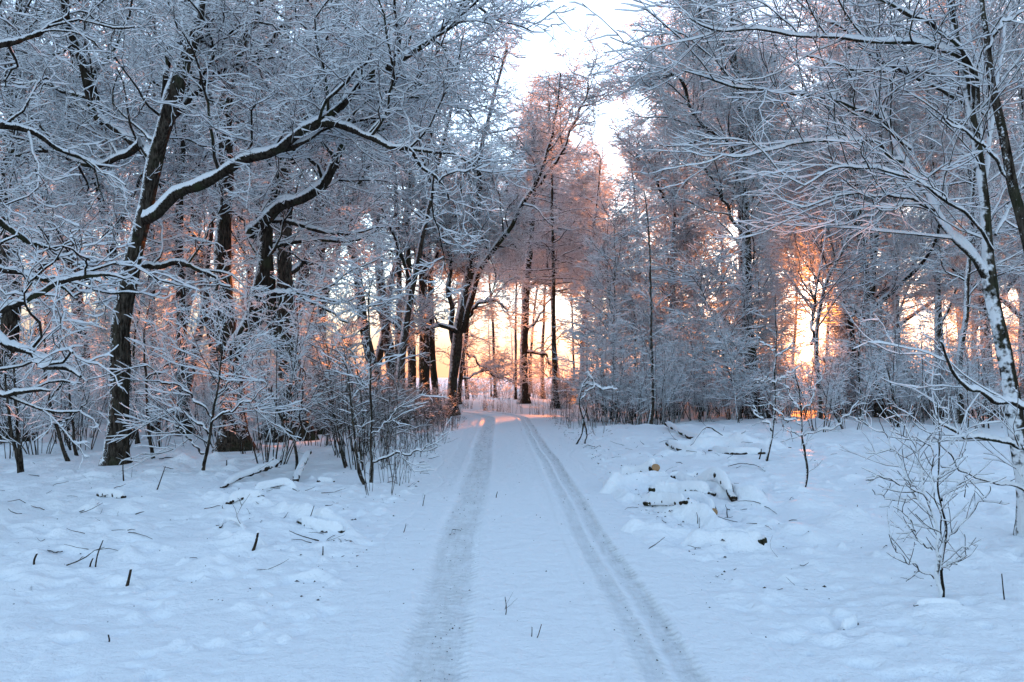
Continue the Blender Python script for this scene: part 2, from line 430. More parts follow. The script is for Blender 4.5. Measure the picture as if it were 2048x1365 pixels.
# snow-buried log heap beside the track and the brush heap behind it
def line_bump(ax, ay, bx, by, w, amp):
    w *= .62; amp *= 1.15
    n = max(2, int(math.hypot(bx - ax, by - ay) / (w * .6)))
    for i in range(n + 1):
        t = i / n; bump(H, ax + (bx - ax) * t, ay + (by - ay) * t, w, w, 0, amp * rg.uniform(.75, 1.1) * .38, 2.2)
for (a, b, w, am) in [((1215, 985), (1330, 965), .22, .16), ((1300, 975), (1520, 1020), .20, .14), ((1290, 1000), (1440, 1060), .20, .12),
                      ((1330, 1030), (1420, 1050), .17, .10), ((1250, 1060), (1400, 1075), .18, .08), ((1380, 1085), (1530, 1105), .13, .12),
                      ((1200, 960), (1260, 1000), .16, .08), ((1460, 1035), (1540, 1060), .16, .08),
                      ((1340, 905), (1420, 900), .22, .16), ((1400, 898), (1560, 905), .25, .18), ((1470, 900), (1540, 912), .25, .14),
                      ((1320, 912), (1400, 915), .2, .10), ((1650, 1240), (1680, 1262), .06, .03), ((1830, 1240), (1930, 1245), .16, .05),
                      ((520, 1004), (590, 996), .10, .05), ((560, 1040), (690, 1070), .14, .12), ((440, 1030), (540, 1030), .12, .07),
                      ((450, 1090), (520, 1100), .10, .08), ((190, 1015), (260, 1020), .12, .05), ((630, 1150), (660, 1160), .1, .05), ((220, 1150), (270, 1160), .07, .05)]:
    p, q = gp(*a), gp(*b); line_bump(p[0], p[1], q[0], q[1], w, am)
for (x0_, x1_, y0_, y1_, n_) in ((1200, 1540, 955, 1105, 150), (1320, 1590, 880, 925, 70), (430, 700, 985, 1110, 90), (60, 300, 1000, 1170, 60), (1460, 1960, 1150, 1300, 40)):
    for q in range(n_):      # knobbly snow over branches and stones in the heaps
        p_ = gp(rg.uniform(x0_, x1_), rg.uniform(y0_, y1_)); L = rg.uniform(.03, .11) * (1 if n_ > 60 else .8)
        bump(H, p_[0], p_[1], L * rg.uniform(1, 2.6), L, rg.uniform(-.6, .6), min(rg.uniform(.02, .06), L * .42) * (1 if rg.random() < .62 else -1.2), 2.0)
DX = np.abs(GX - roadx(GYY) + .10 * np.sin(GYY * .9) + .06 * np.sin(GYY * 2.3 + 1))
under = 1 - np.clip((DX - 1.12) / .22, 0, 1); under = under * np.clip((48 - GYY) / 3, 0, 1)
H = H - .085 * under * under * (3 - 2 * under)
ny, nx = H.shape
I = np.arange(ny * nx).reshape(ny, nx)
Q = np.stack([I[:-1, :-1], I[:-1, 1:], I[1:, 1:], I[1:, :-1]], -1).reshape(-1, 4)
me = np_mesh('snow_ground', np.stack([GX, GYY, H], -1).reshape(-1, 3), Q, [M['snow']], True)
tag(obj('snow_ground', me), 'rumpled fresh snow covering the forest floor and the field beyond', kind='structure')
def hz(x, y):
    i = int(np.clip(np.searchsorted(ys, y), 1, ny - 1)); j = int(np.clip(np.searchsorted(xs, x), 1, nx - 1))
    return float(H[i, j])
def gpx(px, py, dz=0.0):
    p = gp(px, py); p[2] = hz(p[0], p[1]) + dz; return p

ry = axis([(-2, 3.4, .2, .03), (3.4, 14, .014, .03), (14, 48, .03, .2)])
ru = np.linspace(-1.58, 1.58, 230)
RU, RY = np.meshgrid(ru, ry); RX = RU + roadx(RY)
n1 = np.sin(RY * 1.3) * .02 + np.sin(RY * .47 + 1) * .03
def band(c, w, e): return np.clip((w - np.abs(RU - n1 * .6 - c)) / e, 0, 1)
def sstep(v): return v * v * (3 - 2 * v)
rut = sstep(band(-.66, .215, .09)) * .85 + sstep(band(.60, .10, .06)) * .8 + sstep(band(.80, .10, .06)) * 1.0 + sstep(band(.40, .03, .03)) * .3
rut = np.clip(rut, 0, 1)
lobeh = -.026 * sstep(band(-.66, .26, .14)) - .020 * sstep(band(.58, .11, .08)) - .026 * sstep(band(.77, .12, .06))
for c in (-.95, -.40, .46, .92): lobeh = lobeh + .006 * np.exp(-((RU - c) / .045) ** 2)
cl = np.zeros_like(RU)
for k_, (fx, fy, a_) in enumerate(((31, 9, .0022), (17, 23, .0022), (43, 37, .0016), (9, 4, .004))):
    cl += a_ * np.sin(fx * RU + 2.1 * np.sin(fy * RY * .7 + k_)) * np.sin(fy * RY + 1.7 * np.sin(fx * RU * .3))
lug = sstep(band(-.475, .045, .02)) + sstep(band(-.84, .035, .02)) * .6 + sstep(band(.85, .045, .02)) + sstep(band(.67, .03, .02)) * .7 + sstep(band(.50, .03, .02)) * .5 + sstep(band(-.66, .11, .03)) * .35
lugs = lug * np.sin(RY * 2 * math.pi / .088 + 1.5 * np.sin(RU * 30)) * (.55 + .45 * np.sin(RY * 1.7 + RU * 5) * np.sin(RY * .61)) * .011
RH = lugs * np.clip((16 - RY) / 4, 0, 1) + base_h(RX, RY) + lobeh + cl * (0.5 + rut) + - np.maximum(np.abs(RU + .10 * np.sin(RY * .9) + .06 * np.sin(RY * 2.3 + 1)) - 1.26, 0) * .16
ny2, nx2 = RH.shape; I = np.arange(ny2 * nx2).reshape(ny2, nx2)
Q = np.stack([I[:-1, :-1], I[:-1, 1:], I[1:, 1:], I[1:, :-1]], -1).reshape(-1, 4)
me = np_mesh('forest_road', np.stack([RX, RY, RH], -1).reshape(-1, 3), Q, [M['road']], True, attr={'rut': rut.ravel(), 'lug': np.clip(-lugs / .011, 0, 1).ravel()})
tag(obj('forest_road', me), 'snow covered forest track with two grey tyre ruts', kind='structure')

# ------------------------------------------------------------------ the trees one can tell apart
def hero(name, label, cat, trunk, limbs, sty, Y, seed, dm=1.0, scale=1.0, mat='trunk', group=None, near=False, skip_last=False, over=None, tover=None, top=True, k=14, ground=True, knob=.05, tw=('limb', 'twig'), limb_only=False, limbmat=None, capk=1.3):
    """trunk/limbs: lists of (px, py, width_px[, extra depth]) seen in the photograph, stood at depth Y"""
    rng = np.random.default_rng(seed)
    b = pt(trunk[0][0], trunk[0][1], Y); b[2] = hz(b[0], b[1]) - .03
    root = tag(empty(name, b), label, cat, group)
    wk = .86 if sty == 'oak' else .72
    def path(L, N, wob):
        P = np.array([pt(q[0], q[1], Y + (q[3] if len(q) > 3 else 0)) for q in L]); R = np.array([q[2] / 2 * Y / F for q in L]) * (wk if wob > .011 * Y / 14 and N != 34.5 else 1)
        P, R = resample(P, R, N)
        n = rng.normal(size=P.shape) * wob; n[0] = 0
        for _ in range(2): n[1:-1] = (n[:-2] + n[1:-1] + n[2:]) / 3
        return P + n, R
    P, R = path(trunk, 34, .018 * Y / 14)
    P0 = P.copy(); P[0, 2] = min(P[0, 2], b[2]) if ground else P[0, 2]
    obj('trunk', trunk_mesh(name + '_trunk', P - b, R, mat, k, rng, knob=knob), root)
    lev = []
    ps = [] if limb_only else [(P, R)]
    for i, L in enumerate(limbs):
        p, r = path(L, 34, .05 * Y / 14)
        obj('limb', trunk_mesh(name + '_limb', p - b, r, limbmat or ('limb' if mat == 'trunk' else mat), 10, rng, cap=1.0 if not limbmat else 1.3, flare=False, knob=.07), root)
        ps.append((p, r))
    PP = np.array([p for p, _ in ps]) - b; RR = np.array([r for _, r in ps])
    thin = .72 if (near and sty == 'oak') else 1.0
    if tover and not limb_only:       # the trunk itself carries fewer boughs than the limbs
        lev += grow(PP[:1], RR[:1], sty, rng, scale, dm * tover.get('dm', 1), skip_last, {0: {k_: v for k_, v in tover.items() if k_ != 'dm'}}, thin)
        if len(PP) > 1: lev += grow(PP[1:], RR[1:], sty, rng, scale, dm, skip_last, over, thin)
    else:
        lev += grow(PP, RR, sty, rng, scale, dm, skip_last, over)
    if sty in ('fine', 'layer'): tw = (tw[0], 'glow' if 1600 < trunk[0][0] < 1800 else 'frost')
    obj('crown', crown_mesh(name + '_crown', lev, rng, tw, near=near, cap=capk, capmin=.009 if not near else (.009 if sty == 'oak' else .006)), root)
    return root

T = hero
# --- left of the track
T('tall_tree', 'big dark crooked tree nearest on the left, long snowy limb reaching right', 'tree',
  [(231, 945, 46), (233, 900, 44), (236, 850, 40), (240, 740, 42), (243, 640, 40), (262, 530, 38), (288, 430, 36), (308, 330, 36), (335, 235, 40, -.2), (362, 140, 38, -.3), (392, 60, 28, -.3), (402, -20, 22), (410, -160, 14)],
  [[(308, 318, 26), (280, 288, 24, .2), (240, 262, 22, .5), (196, 228, 24, .6), (178, 170, 24, .6), (160, 100, 20, .5), (134, 30, 17, .4), (125, -40, 14), (110, -140, 9)],
   [(282, 442, 24), (318, 424, 23, -.3), (345, 390, 22, -.4), (372, 374, 21, -.5), (410, 366, 20, -.7), (450, 345, 19, -.8), (490, 316, 18, -.9), (520, 308, 18, -1), (560, 290, 17, -1.1), (598, 258, 16, -1.2), (632, 240, 15, -1.3), (683, 205, 14, -1.4), (735, 155, 13, -1.4), (800, 118, 14, -1.3), (860, 75, 12, -1.2), (900, 40, 10, -1), (945, 0, 8)],
   [(600, 262, 15, -1.2), (650, 250, 14, -1.3), (700, 258, 12, -1.5), (760, 278, 11, -1.6), (800, 288, 10, -1.7), (860, 350, 7, -1.7), (900, 385, 5, -1.8)],
   [(345, 232, 20), (385, 195, 18, .3), (420, 165, 15, .5), (452, 140, 12, .6), (520, 125, 8, .8)],
   [(328, 208, 14), (333, 150, 14), (345, 88, 12), (392, 82, 9), (430, 100, 5)],
   [(252, 532, 12), (300, 530, 11, .3), (365, 530, 10, .5), (420, 553, 8, .6), (460, 578, 5, .6)],
   [(280, 290, 16), (220, 320, 13, .8), (160, 330, 11, 1.2), (90, 300, 9, 1.5), (20, 310, 6, 1.8)],
   [(250, 600, 9), (200, 560, 8, .5), (140, 520, 7, 1), (80, 500, 5, 1.2)]],
  'oak', 13.6, 1, tover=dict(t0=.5, dm=.7), near=True, dm=1.15)
T('tall_tree', 'thick snow-plastered tree with a low forked limb, right of the nearest left trunk', 'tree',
  [(468, 905, 60), (466, 840, 56), (464, 760, 54), (455, 680, 52), (446, 600, 44), (444, 520, 38), (450, 430, 32), (455, 340, 30), (448, 250, 36), (455, 190, 34), (475, 110, 26), (505, 50, 22), (525, -20, 18), (540, -160, 12)],
  [[(465, 735, 44), (485, 670, 44, -.3), (512, 630, 38, -.5), (524, 570, 34, -.6), (530, 500, 32, -.6), (528, 430, 30, -.6), (548, 375, 28, -.5), (580, 330, 26, -.4), (597, 280, 20, -.3), (625, 210, 17), (648, 130, 15), (668, 40, 13), (690, -60, 9)],
   [(500, 470, 26, -.6), (549, 420, 24, -.9), (604, 397, 22, -1.2), (650, 368, 21, -1.4), (676, 325, 18, -1.5), (690, 290, 15, -1.5), (720, 262, 13, -1.5), (757, 205, 11, -1.5), (790, 145, 9, -1.5), (830, 60, 6, -1.5)],
   [(452, 165, 18), (490, 130, 17, .3), (535, 90, 15, .5), (580, 50, 11, .7), (640, 20, 6, 1)],
   [(440, 250, 14), (400, 215, 11, .5), (360, 190, 9, 1), (300, 160, 5, 1)],
   [(520, 600, 9, -.6), (560, 585, 8, -1), (620, 605, 7, -1.3), (690, 640, 4, -1.5)]],
  'oak', 15.8, 2, tover=dict(t0=.45, dm=.7), near=True, mat='trunk', dm=1.05)
T('tall_tree', 'stout dark tree parting into two stems just above the undergrowth', 'tree',
  [(585, 862, 66), (583, 800, 60), (580, 740, 54), (576, 680, 46), (572, 600, 40), (570, 500, 34), (574, 400, 32), (568, 300, 26), (560, 200, 22), (568, 100, 18), (580, 0, 14), (590, -140, 9)],
  [[(575, 735, 38), (556, 680, 32), (545, 620, 28), (540, 540, 26), (530, 450, 24), (515, 380, 20), (490, 320, 16), (480, 240, 12), (470, 160, 8)],
   [(572, 560, 14), (620, 510, 12, .5), (660, 480, 10, 1), (720, 440, 6, 1.4)],
   [(570, 330, 14), (620, 290, 12, .5), (680, 210, 10, 1), (720, 130, 7, 1.4)],
   [(560, 220, 12), (520, 160, 10, .5), (490, 60, 8, 1), (470, -20, 5, 1.4)]],
  'oak', 19.5, 3, tover=dict(t0=.4, dm=.7))
T('tall_tree', 'slender forked tree behind the stout twin-stemmed tree', 'tree',
  [(642, 855, 24), (641, 760, 22), (643, 660, 20), (645, 560, 19), (640, 460, 17), (640, 360, 15), (642, 260, 13), (660, 130, 10), (672, 0, 8), (680, -120, 5)],
  [[(648, 610, 16), (664, 530, 15), (688, 440, 13), (716, 370, 11), (745, 300, 8), (770, 220, 5)]], 'oak', 24.5, 4, skip_last=True, tover=dict(t0=.35), dm=1.2)
T('tall_tree', 'straight dark tree showing between the two nearest left trunks', 'tree',
  [(368, 838, 26), (366, 740, 24), (364, 640, 22), (361, 520, 20), (360, 400, 17), (366, 250, 13), (374, 100, 10), (380, -60, 6)],
  [[(361, 480, 10), (330, 420, 9, .5), (300, 350, 6, 1)]], 'oak', 23, 5, skip_last=True, tover=dict(t0=.35), dm=1.2)
T('tall_tree', 'thin upright tree close behind the nearest left trunk', 'tree',
  [(308, 830, 17), (306, 700, 16), (304, 560, 14), (300, 400, 12), (306, 240, 9), (310, 60, 6)], [], 'oak', 26, 6, skip_last=True, tover=dict(t0=.3), dm=1.2)
T('tall_tree', 'leftmost trunk of the close row standing against the orange dusk', 'tree',
  [(796, 800, 18), (797, 700, 16), (800, 600, 14), (797, 480, 12), (790, 360, 10), (780, 220, 8), (775, 60, 5)], [], 'oak', 33, 7, skip_last=True, tover=dict(t0=.35), dm=1.2)
T('tall_tree', 'dark trunk in the middle of the close row against the orange dusk', 'tree',
  [(825, 806, 19), (822, 700, 18), (818, 600, 16), (816, 480, 14), (820, 340, 11), (835, 200, 8), (845, 60, 5)], [], 'oak', 34, 8, skip_last=True, tover=dict(t0=.35), dm=1.2)
T('tall_tree', 'thickest trunk of the close row against the orange dusk', 'tree',
  [(848, 806, 24), (848, 700, 22), (846, 600, 20), (845, 480, 18), (850, 340, 14), (865, 200, 10), (880, 60, 6)],
  [[(846, 560, 10), (880, 500, 9), (915, 420, 7), (930, 330, 4)]], 'oak', 35.5, 9, skip_last=True, tover=dict(t0=.35), dm=1.2)
T('tall_tree', 'slim pale trunk at the right end of the close row', 'tree',
  [(872, 806, 15), (866, 720, 15), (862, 640, 14), (858, 520, 12), (850, 400, 9), (845, 250, 6)], [], 'oak', 38, 10, skip_last=True, tover=dict(t0=.3))
T('leaning_tree', 'dark forking tree at the left verge leaning over the track', 'tree',
  [(903, 828, 25), (904, 790, 22), (908, 740, 22), (914, 690, 25), (922, 640, 22), (930, 590, 21), (940, 530, 21), (948, 480, 17), (956, 400, 13), (962, 300, 10), (985, 200, 8), (1015, 90, 5)],
  [[(922, 665, 18), (940, 600, 15), (962, 545, 14), (990, 495, 13), (1034, 430, 12), (1070, 366, 11), (1088, 310, 10), (1098, 270, 8), (1110, 215, 6), (1120, 150, 4)],
   [(1080, 370, 8), (1122, 304, 7), (1152, 235, 6), (1172, 180, 4), (1190, 130, 3)],
   [(912, 700, 13), (902, 650, 12), (900, 580, 11), (898, 520, 10), (890, 440, 8), (880, 340, 6)],
   [(915, 665, 9), (870, 655, 8, -1), (820, 662, 8, -2), (790, 650, 5, -3), (760, 610, 4, -3)],
   [(925, 640, 7), (980, 600, 6, -1), (1020, 622, 4, -1)]],
  'oak', 34.7, 11, skip_last=False, tover=dict(t0=.35), dm=1.15, scale=1.1)
T('tall_tree', 'short leaning stem right behind the tree forking over the track', 'tree',
  [(916, 808, 11), (920, 760, 10), (928, 700, 9), (934, 640, 8), (945, 560, 6), (960, 480, 4)],
  [[(922, 765, 5), (945, 752, 4), (975, 738, 3), (1010, 730, 2)], [(932, 700, 5), (965, 735, 4), (1000, 755, 3), (1040, 765, 2)]], 'oak', 44, 12, skip_last=True, scale=.7)
T('tall_tree', 'smooth dark trunk standing at the head of the track where it bends', 'tree',
  [(1047, 806, 22), (1046, 750, 19), (1046, 690, 18), (1049, 620, 17), (1051, 570, 18), (1056, 520, 16), (1061, 460, 14), (1066, 390, 11), (1070, 300, 8), (1060, 200, 5)],
  [[(1052, 573, 9), (1080, 563, 8), (1105, 568, 5)], [(1048, 706, 6), (1075, 706, 6), (1095, 718, 5), (1100, 760, 3)], [(1048, 665, 6), (1068, 650, 5), (1090, 610, 4), (1110, 590, 3)],
   [(1060, 470, 7), (1030, 420, 6), (1010, 360, 4)]], 'oak', 47, 13, skip_last=True, tover=dict(t0=.45), dm=1.1)
T('layered_tree', 'straight narrow tree with fine level boughs right of the bend', 'tree',
  [(1112, 814, 19), (1111, 760, 15), (1109, 700, 14), (1107, 620, 12), (1105, 520, 11), (1105, 420, 9), (1102, 320, 7), (1098, 230, 5), (1096, 150, 3)], [],
  'layer', 43, 14, over=None, tover=dict(t0=.33, dm=1.0, L=4.4, shape=.75), dm=1.0)
# --- right of the track
T('tall_tree', 'snow-flecked crooked tree behind the shrubs right of the bend', 'tree',
  [(1163, 800, 14), (1164, 720, 12), (1168, 640, 11), (1176, 570, 10), (1184, 500, 8), (1190, 420, 6), (1200, 320, 4)],
  [[(1172, 600, 5), (1200, 540, 4), (1230, 500, 3)]], 'oak', 46, 15, skip_last=True, tover=dict(t0=.3), dm=1.2)
T('tall_tree', 'tall dark-trunked tree in veils of fine twigs, just left of the sun', 'tree',
  [(1516, 838, 40), (1508, 780, 34), (1500, 700, 31), (1495, 600, 28), (1492, 500, 25), (1488, 400, 22), (1484, 300, 18), (1476, 190, 14), (1466, 80, 10), (1460, -40, 7), (1455, -160, 4)],
  [[(1486, 330, 12), (1450, 290, 10, -.5), (1400, 240, 8, -1), (1345, 150, 10, -1), (1300, 175, 5, -1)], [(1480, 260, 10), (1520, 190, 8, .4), (1560, 90, 6, .8)],
   [(1492, 470, 9), (1445, 400, 8), (1405, 330, 5)], [(1490, 420, 9), (1545, 340, 7), (1590, 240, 5)], [(1478, 200, 9), (1430, 110, 7), (1380, 10, 5)]],
  'fine', 30, 16, tover=dict(t0=.10, dm=.9), dm=1.05)
T('tall_tree', 'veiled tree with upswept boughs at the right edge of the sky gap', 'tree',
  [(1350, 830, 20), (1348, 740, 18), (1346, 640, 16), (1345, 500, 14), (1350, 360, 11), (1345, 240, 8), (1330, 140, 6), (1322, 50, 4)],
  [[(1346, 420, 8), (1310, 360, 6), (1270, 300, 4)], [(1350, 330, 8), (1385, 240, 6), (1400, 120, 4)]], 'fine', 36, 17, tover=dict(t0=.2, dm=.9), dm=1.0)
T('tall_tree', 'trunk glowing orange immediately right of the sun', 'tree',
  [(1690, 806, 34), (1689, 740, 30), (1688, 660, 28), (1692, 560, 25), (1697, 450, 21), (1700, 340, 16), (1702, 220, 11), (1700, 80, 7)],
  [[(1692, 560, 12), (1660, 490, 10), (1630, 420, 7)], [(1697, 430, 12), (1740, 350, 9), (1780, 260, 6)]], 'fine', 46, 18, tover=dict(t0=.15), dm=1.1)
T('tall_tree', 'thin crooked tree rising straight above the sun', 'tree',
  [(1640, 856, 14), (1636, 780, 12), (1632, 700, 12), (1640, 620, 10), (1655, 560, 9), (1690, 490, 8), (1720, 420, 6), (1745, 340, 4)],
  [[(1622, 690, 8), (1626, 620, 7), (1640, 540, 5), (1645, 460, 3)]], 'fine', 27, 19, skip_last=True, tover=dict(t0=.35), dm=1.2)
T('tall_tree', 'slim dark tree behind the bushes left of the leaning right-hand tree', 'tree',
  [(1915, 800, 16), (1918, 720, 14), (1928, 640, 12), (1938, 540, 10), (1942, 420, 8), (1950, 260, 6), (1955, 100, 4)],
  [], 'oak', 26, 20, skip_last=True, tover=dict(t0=.25), dm=1.1)
LONG = {0: dict(dens=3.6, L=2.0, wig=.13, trop=.02, ang=(25, 55), rmin=.0065, sym=.4, side=.3, t0=.1), 1: dict(dens=5.8, L=.85, wig=.16, rmin=.0042, ang=(25, 55)), 2: dict(dens=6.5, L=.36, wig=.18, rmin=.0034, ang=(25, 55))}
T('slender_tree', 'pale snow-plastered forked tree leaning in from the right edge', 'tree',
  [(2062, 1075, 46), (2050, 980, 42), (2038, 880, 40), (2018, 760, 38), (1998, 660, 36), (1985, 600, 36), (1978, 540, 36), (1972, 460, 26), (1966, 380, 26), (1958, 310, 25), (1940, 220, 22), (1928, 140, 19), (1908, 60, 18), (1896, -20, 15), (1885, -120, 10)],
  [[(1976, 560, 28), (1945, 510, 25), (1905, 465, 23, .1), (1872, 425, 21, .2), (1840, 360, 18, .3), (1800, 300, 16, .4), (1775, 240, 14, .5), (1750, 170, 12, .6), (1725, 80, 11, .6), (1700, 10, 9, .7), (1680, -70, 6, .8)],
   [(1958, 250, 14), (1937, 128, 12, -.2), (1860, 95, 13, -.4), (1787, 84, 11, -.6), (1714, 82, 10, -.8), (1622, 73, 8, -1), (1512, 55, 6, -1.2), (1403, 55, 5, -1.4), (1373, 40, 3, -1.4)],
   [(1965, 300, 13), (1915, 160, 11, .2), (1824, 143, 10, .3), (1732, 139, 8, .4), (1659, 121, 7, .5), (1586, 99, 5, .5), (1512, 70, 3, .5)],
   [(1820, 300, 10, .4), (1760, 240, 9, .1), (1714, 220, 9, -.1), (1659, 200, 8, -.3), (1586, 189, 7, -.5), (1512, 179, 6, -.7), (1439, 165, 5, -.9), (1373, 146, 3, -1)],
   [(1815, 325, 10, .4), (1790, 318, 9, .2), (1750, 289, 8), (1696, 282, 8, -.2), (1622, 286, 7, -.3), (1531, 304, 5, -.5), (1439, 315, 3, -.6)],
   [(1815, 322, 8, .4), (1760, 322, 7, .6), (1685, 330, 5, .9), (1640, 350, 3, 1)],
   [(1985, 500, 9, -.2), (1940, 430, 8, -.3), (1897, 403, 8, -.4), (1842, 366, 7, -.5), (1790, 345, 7, -.6), (1732, 333, 6, -.6), (1659, 340, 5, -.7), (1586, 385, 3, -.7)],
   [(1870, 425, 8, .2), (1815, 395, 7, -.1), (1769, 388, 6, -.3), (1700, 388, 5, -.4), (1615, 414, 3, -.5)],
   [(1872, 428, 7, .2), (1805, 410, 6, .4), (1732, 432, 5, .5), (1659, 476, 3, .6)],
   [(1989, 249, 9, .5), (1915, 198, 9, .3), (1879, 183, 8, .2), (1805, 146, 8), (1732, 103, 7, -.2), (1677, 55, 6, -.3), (1622, 18, 5, -.4), (1560, -20, 3, -.4)],
   [(1945, 230, 12), (1934, 117, 11, -.3), (1860, 48, 10, -.5), (1805, 22, 9, -.6), (1750, 0, 8, -.7), (1660, -40, 4, -.8)],
   [(1990, 470, 8), (2010, 430, 8, .2), (2040, 380, 7, .4), (2090, 330, 4, .5)],
   [(1968, 400, 12), (1985, 230, 12, .3), (2005, 130, 10, .5), (2020, 20, 7, .7)]],
  'sapling', 8.2, 21, mat='trunk_plaster', near=True, over=LONG, tover=dict(t0=.4, dm=.5), k=18, limbmat='laden', tw=('laden', 'twig'), capk=1.1)
T('slender_tree', 'bare dark green stem curving up the right edge, free of snow', 'tree',
  [(2118, 1120, 44), (2112, 980, 40), (2100, 800, 36), (2085, 650, 34), (2065, 530, 32), (2046, 440, 28), (2026, 370, 26), (2012, 300, 24), (1996, 220, 22), (1982, 150, 18), (1974, 90, 16), (1966, 20, 13), (1960, -80, 9)],
  [[(2026, 370, 10), (2000, 330, 9), (1940, 270, 7, -.2), (1880, 230, 5, -.3)], [(1975, 110, 8), (2000, 60, 8, -.1), (2040, 20, 5, -.2)],
   [(2090, 900, 12, -.2), (1989, 880, 10, -.4), (1915, 866, 8, -.5), (1860, 830, 5, -.6)],
   [(2100, 830, 14, -.2), (2048, 811, 12, -.4), (1989, 800, 10, -.6), (1934, 771, 9, -.8), (1900, 720, 7, -.9), (1880, 676, 4, -1)],
   [(2095, 1020, 8, .2), (2029, 972, 7, .2), (1980, 965, 6, .2), (1934, 950, 5, .2), (1900, 910, 4, .1), (1870, 870, 2)]],
  'sapling', 7.4, 22, mat='trunk', near=True, over={0: dict(LONG[0], dens=2.0, L=1.6), 1: dict(LONG[1], dens=4.2), 2: LONG[2]}, tover=dict(t0=.6, dm=.3), k=18, knob=.02, limbmat='laden', tw=('laden', 'twig'), capk=1.1)
T('tall_tree', 'snowy tree at the left picture edge reaching crooked white branches into view', 'tree',
  [(-160, 1060, 90), (-150, 850, 80), (-140, 650, 70), (-130, 450, 60), (-120, 250, 50), (-110, 50, 36), (-100, -200, 20)],
  [[(-140, 640, 20), (-60, 660, 17, -.3), (20, 690, 15, -.5), (90, 730, 11, -.6), (160, 745, 7, -.6)],
   [(-135, 560, 22), (-60, 600, 18, -.2), (10, 620, 16, -.2), (60, 600, 13, -.3), (130, 565, 10, -.4), (200, 550, 8, -.4), (245, 560, 5, -.4)],
   [(-130, 500, 20), (-60, 520, 16, .3), (0, 540, 12, .5), (80, 555, 9, .6), (160, 600, 6, .7)],
   [(-125, 420, 20), (-50, 420, 16, .3), (20, 460, 12, .6), (100, 500, 8, .9), (170, 480, 4, 1)],
   [(-120, 300, 22), (-40, 260, 18, .5), (30, 255, 14, .9), (110, 290, 10, 1.2), (190, 330, 6, 1.5)],
   [(-115, 180, 22), (-50, 110, 18, .5), (20, 90, 14, .8), (90, 60, 10, 1.2), (150, 20, 5, 1.5)],
   [(-140, 700, 14), (-60, 760, 12, -.2), (20, 790, 9, -.3), (80, 780, 5, -.3)]],
  'oak', 8.5, 23, near=True, scale=.62, dm=.8, tover=dict(t0=.5, dm=.4), over={0: dict(dens=2.6, L=2.0, t0=.3, rmin=.010, ang=(35, 75), trop=-.02), 1: dict(rmin=.0075, dens=3.8), 2: dict(rmin=.006, dens=5.)})
T('tall_tree', 'broad tree behind the left picture edge with dark rising boughs', 'tree',
  [(20, 850, 44), (15, 700, 40), (25, 560, 36), (10, 420, 34), (30, 280, 28), (20, 140, 22), (40, 0, 16), (45, -120, 10)],
  [[(20, 520, 20), (70, 450, 18), (120, 380, 14), (150, 300, 12), (200, 380, 0 + 6)], [(28, 300, 18), (-40, 220, 14), (-80, 120, 10)], [(22, 420, 16), (80, 360, 13), (130, 290, 10), (120, 180, 7)],
   [(28, 600, 14), (80, 540, 12), (140, 500, 10), (200, 600, 5)]], 'oak', 19, 24, tover=dict(t0=.4), dm=1.1)

# ------------------------------------------------------------------ kinds of tree that stand about in number
def wander(base, H_, r, lean, wig, rng, N=26, rtop=.12):
    D = nrm(np.array([lean[0], lean[1], 1.0])); P = np.zeros((N, 3)); P[0] = base
    for i in range(1, N):
        D = nrm(D + rng.normal(size=3) * wig * np.array([1, 1, .3]) + np.array([0, 0, .06])); P[i] = P[i - 1] + D * H_ / (N - 1)
    s = np.linspace(0, 1, N); return P, r * (1 - (1 - rtop) * s ** .9)
def proto_tree(name, cat, sty, H_, r, seed, limbs=None, dm=1.0, scale=1.0, t0=.3, wig=.05, skip_last=False, Lb=None, mat='trunk', tw=('limb', 'twig')):
    rng = np.random.default_rng(seed)
    root = tag(empty(name, (0, 0, -50)), name.replace('_', ' ') + ' in the snow', cat)
    P, R = wander((0, 0, 0), H_, r, (rng.normal() * .05, rng.normal() * .05), wig, rng)
    obj('trunk', trunk_mesh(name + '_trunk', P, R, mat, 10, rng), root)
    lev = []
    if limbs:
        lp, lr = spawn(P[None], R[None], rng, dens=limbs[0], t0=limbs[1], t1=.9, L=limbs[2], ang=limbs[3], N=14, wig=.13, trop=.10, rk=.022, rmin=.03, ratio=.62, shape=.45)
        lev.append((lp, lr, 0)); a = grow(lp, lr, sty, rng, scale, dm, skip_last)
        lev += [(p, q, max(i, 1)) for p, q, i in a]
        a = grow(P[None], R[None], sty, rng, scale, dm * .8, skip_last, {0: dict(t0=.55)}); lev += [(p, q, max(i, 1)) for p, q, i in a]
    else:
        o = {0: dict(t0=t0)}
        if Lb: o[0]['L'] = Lb
        lev = grow(P[None], R[None], sty, rng, scale, dm, skip_last, o)
    if sty != 'oak': tw = (tw[0], 'glow' if sty == 'layer' else 'frost')
    obj('crown', crown_mesh(name + '_crown', lev, rng, tw), root)
    return root
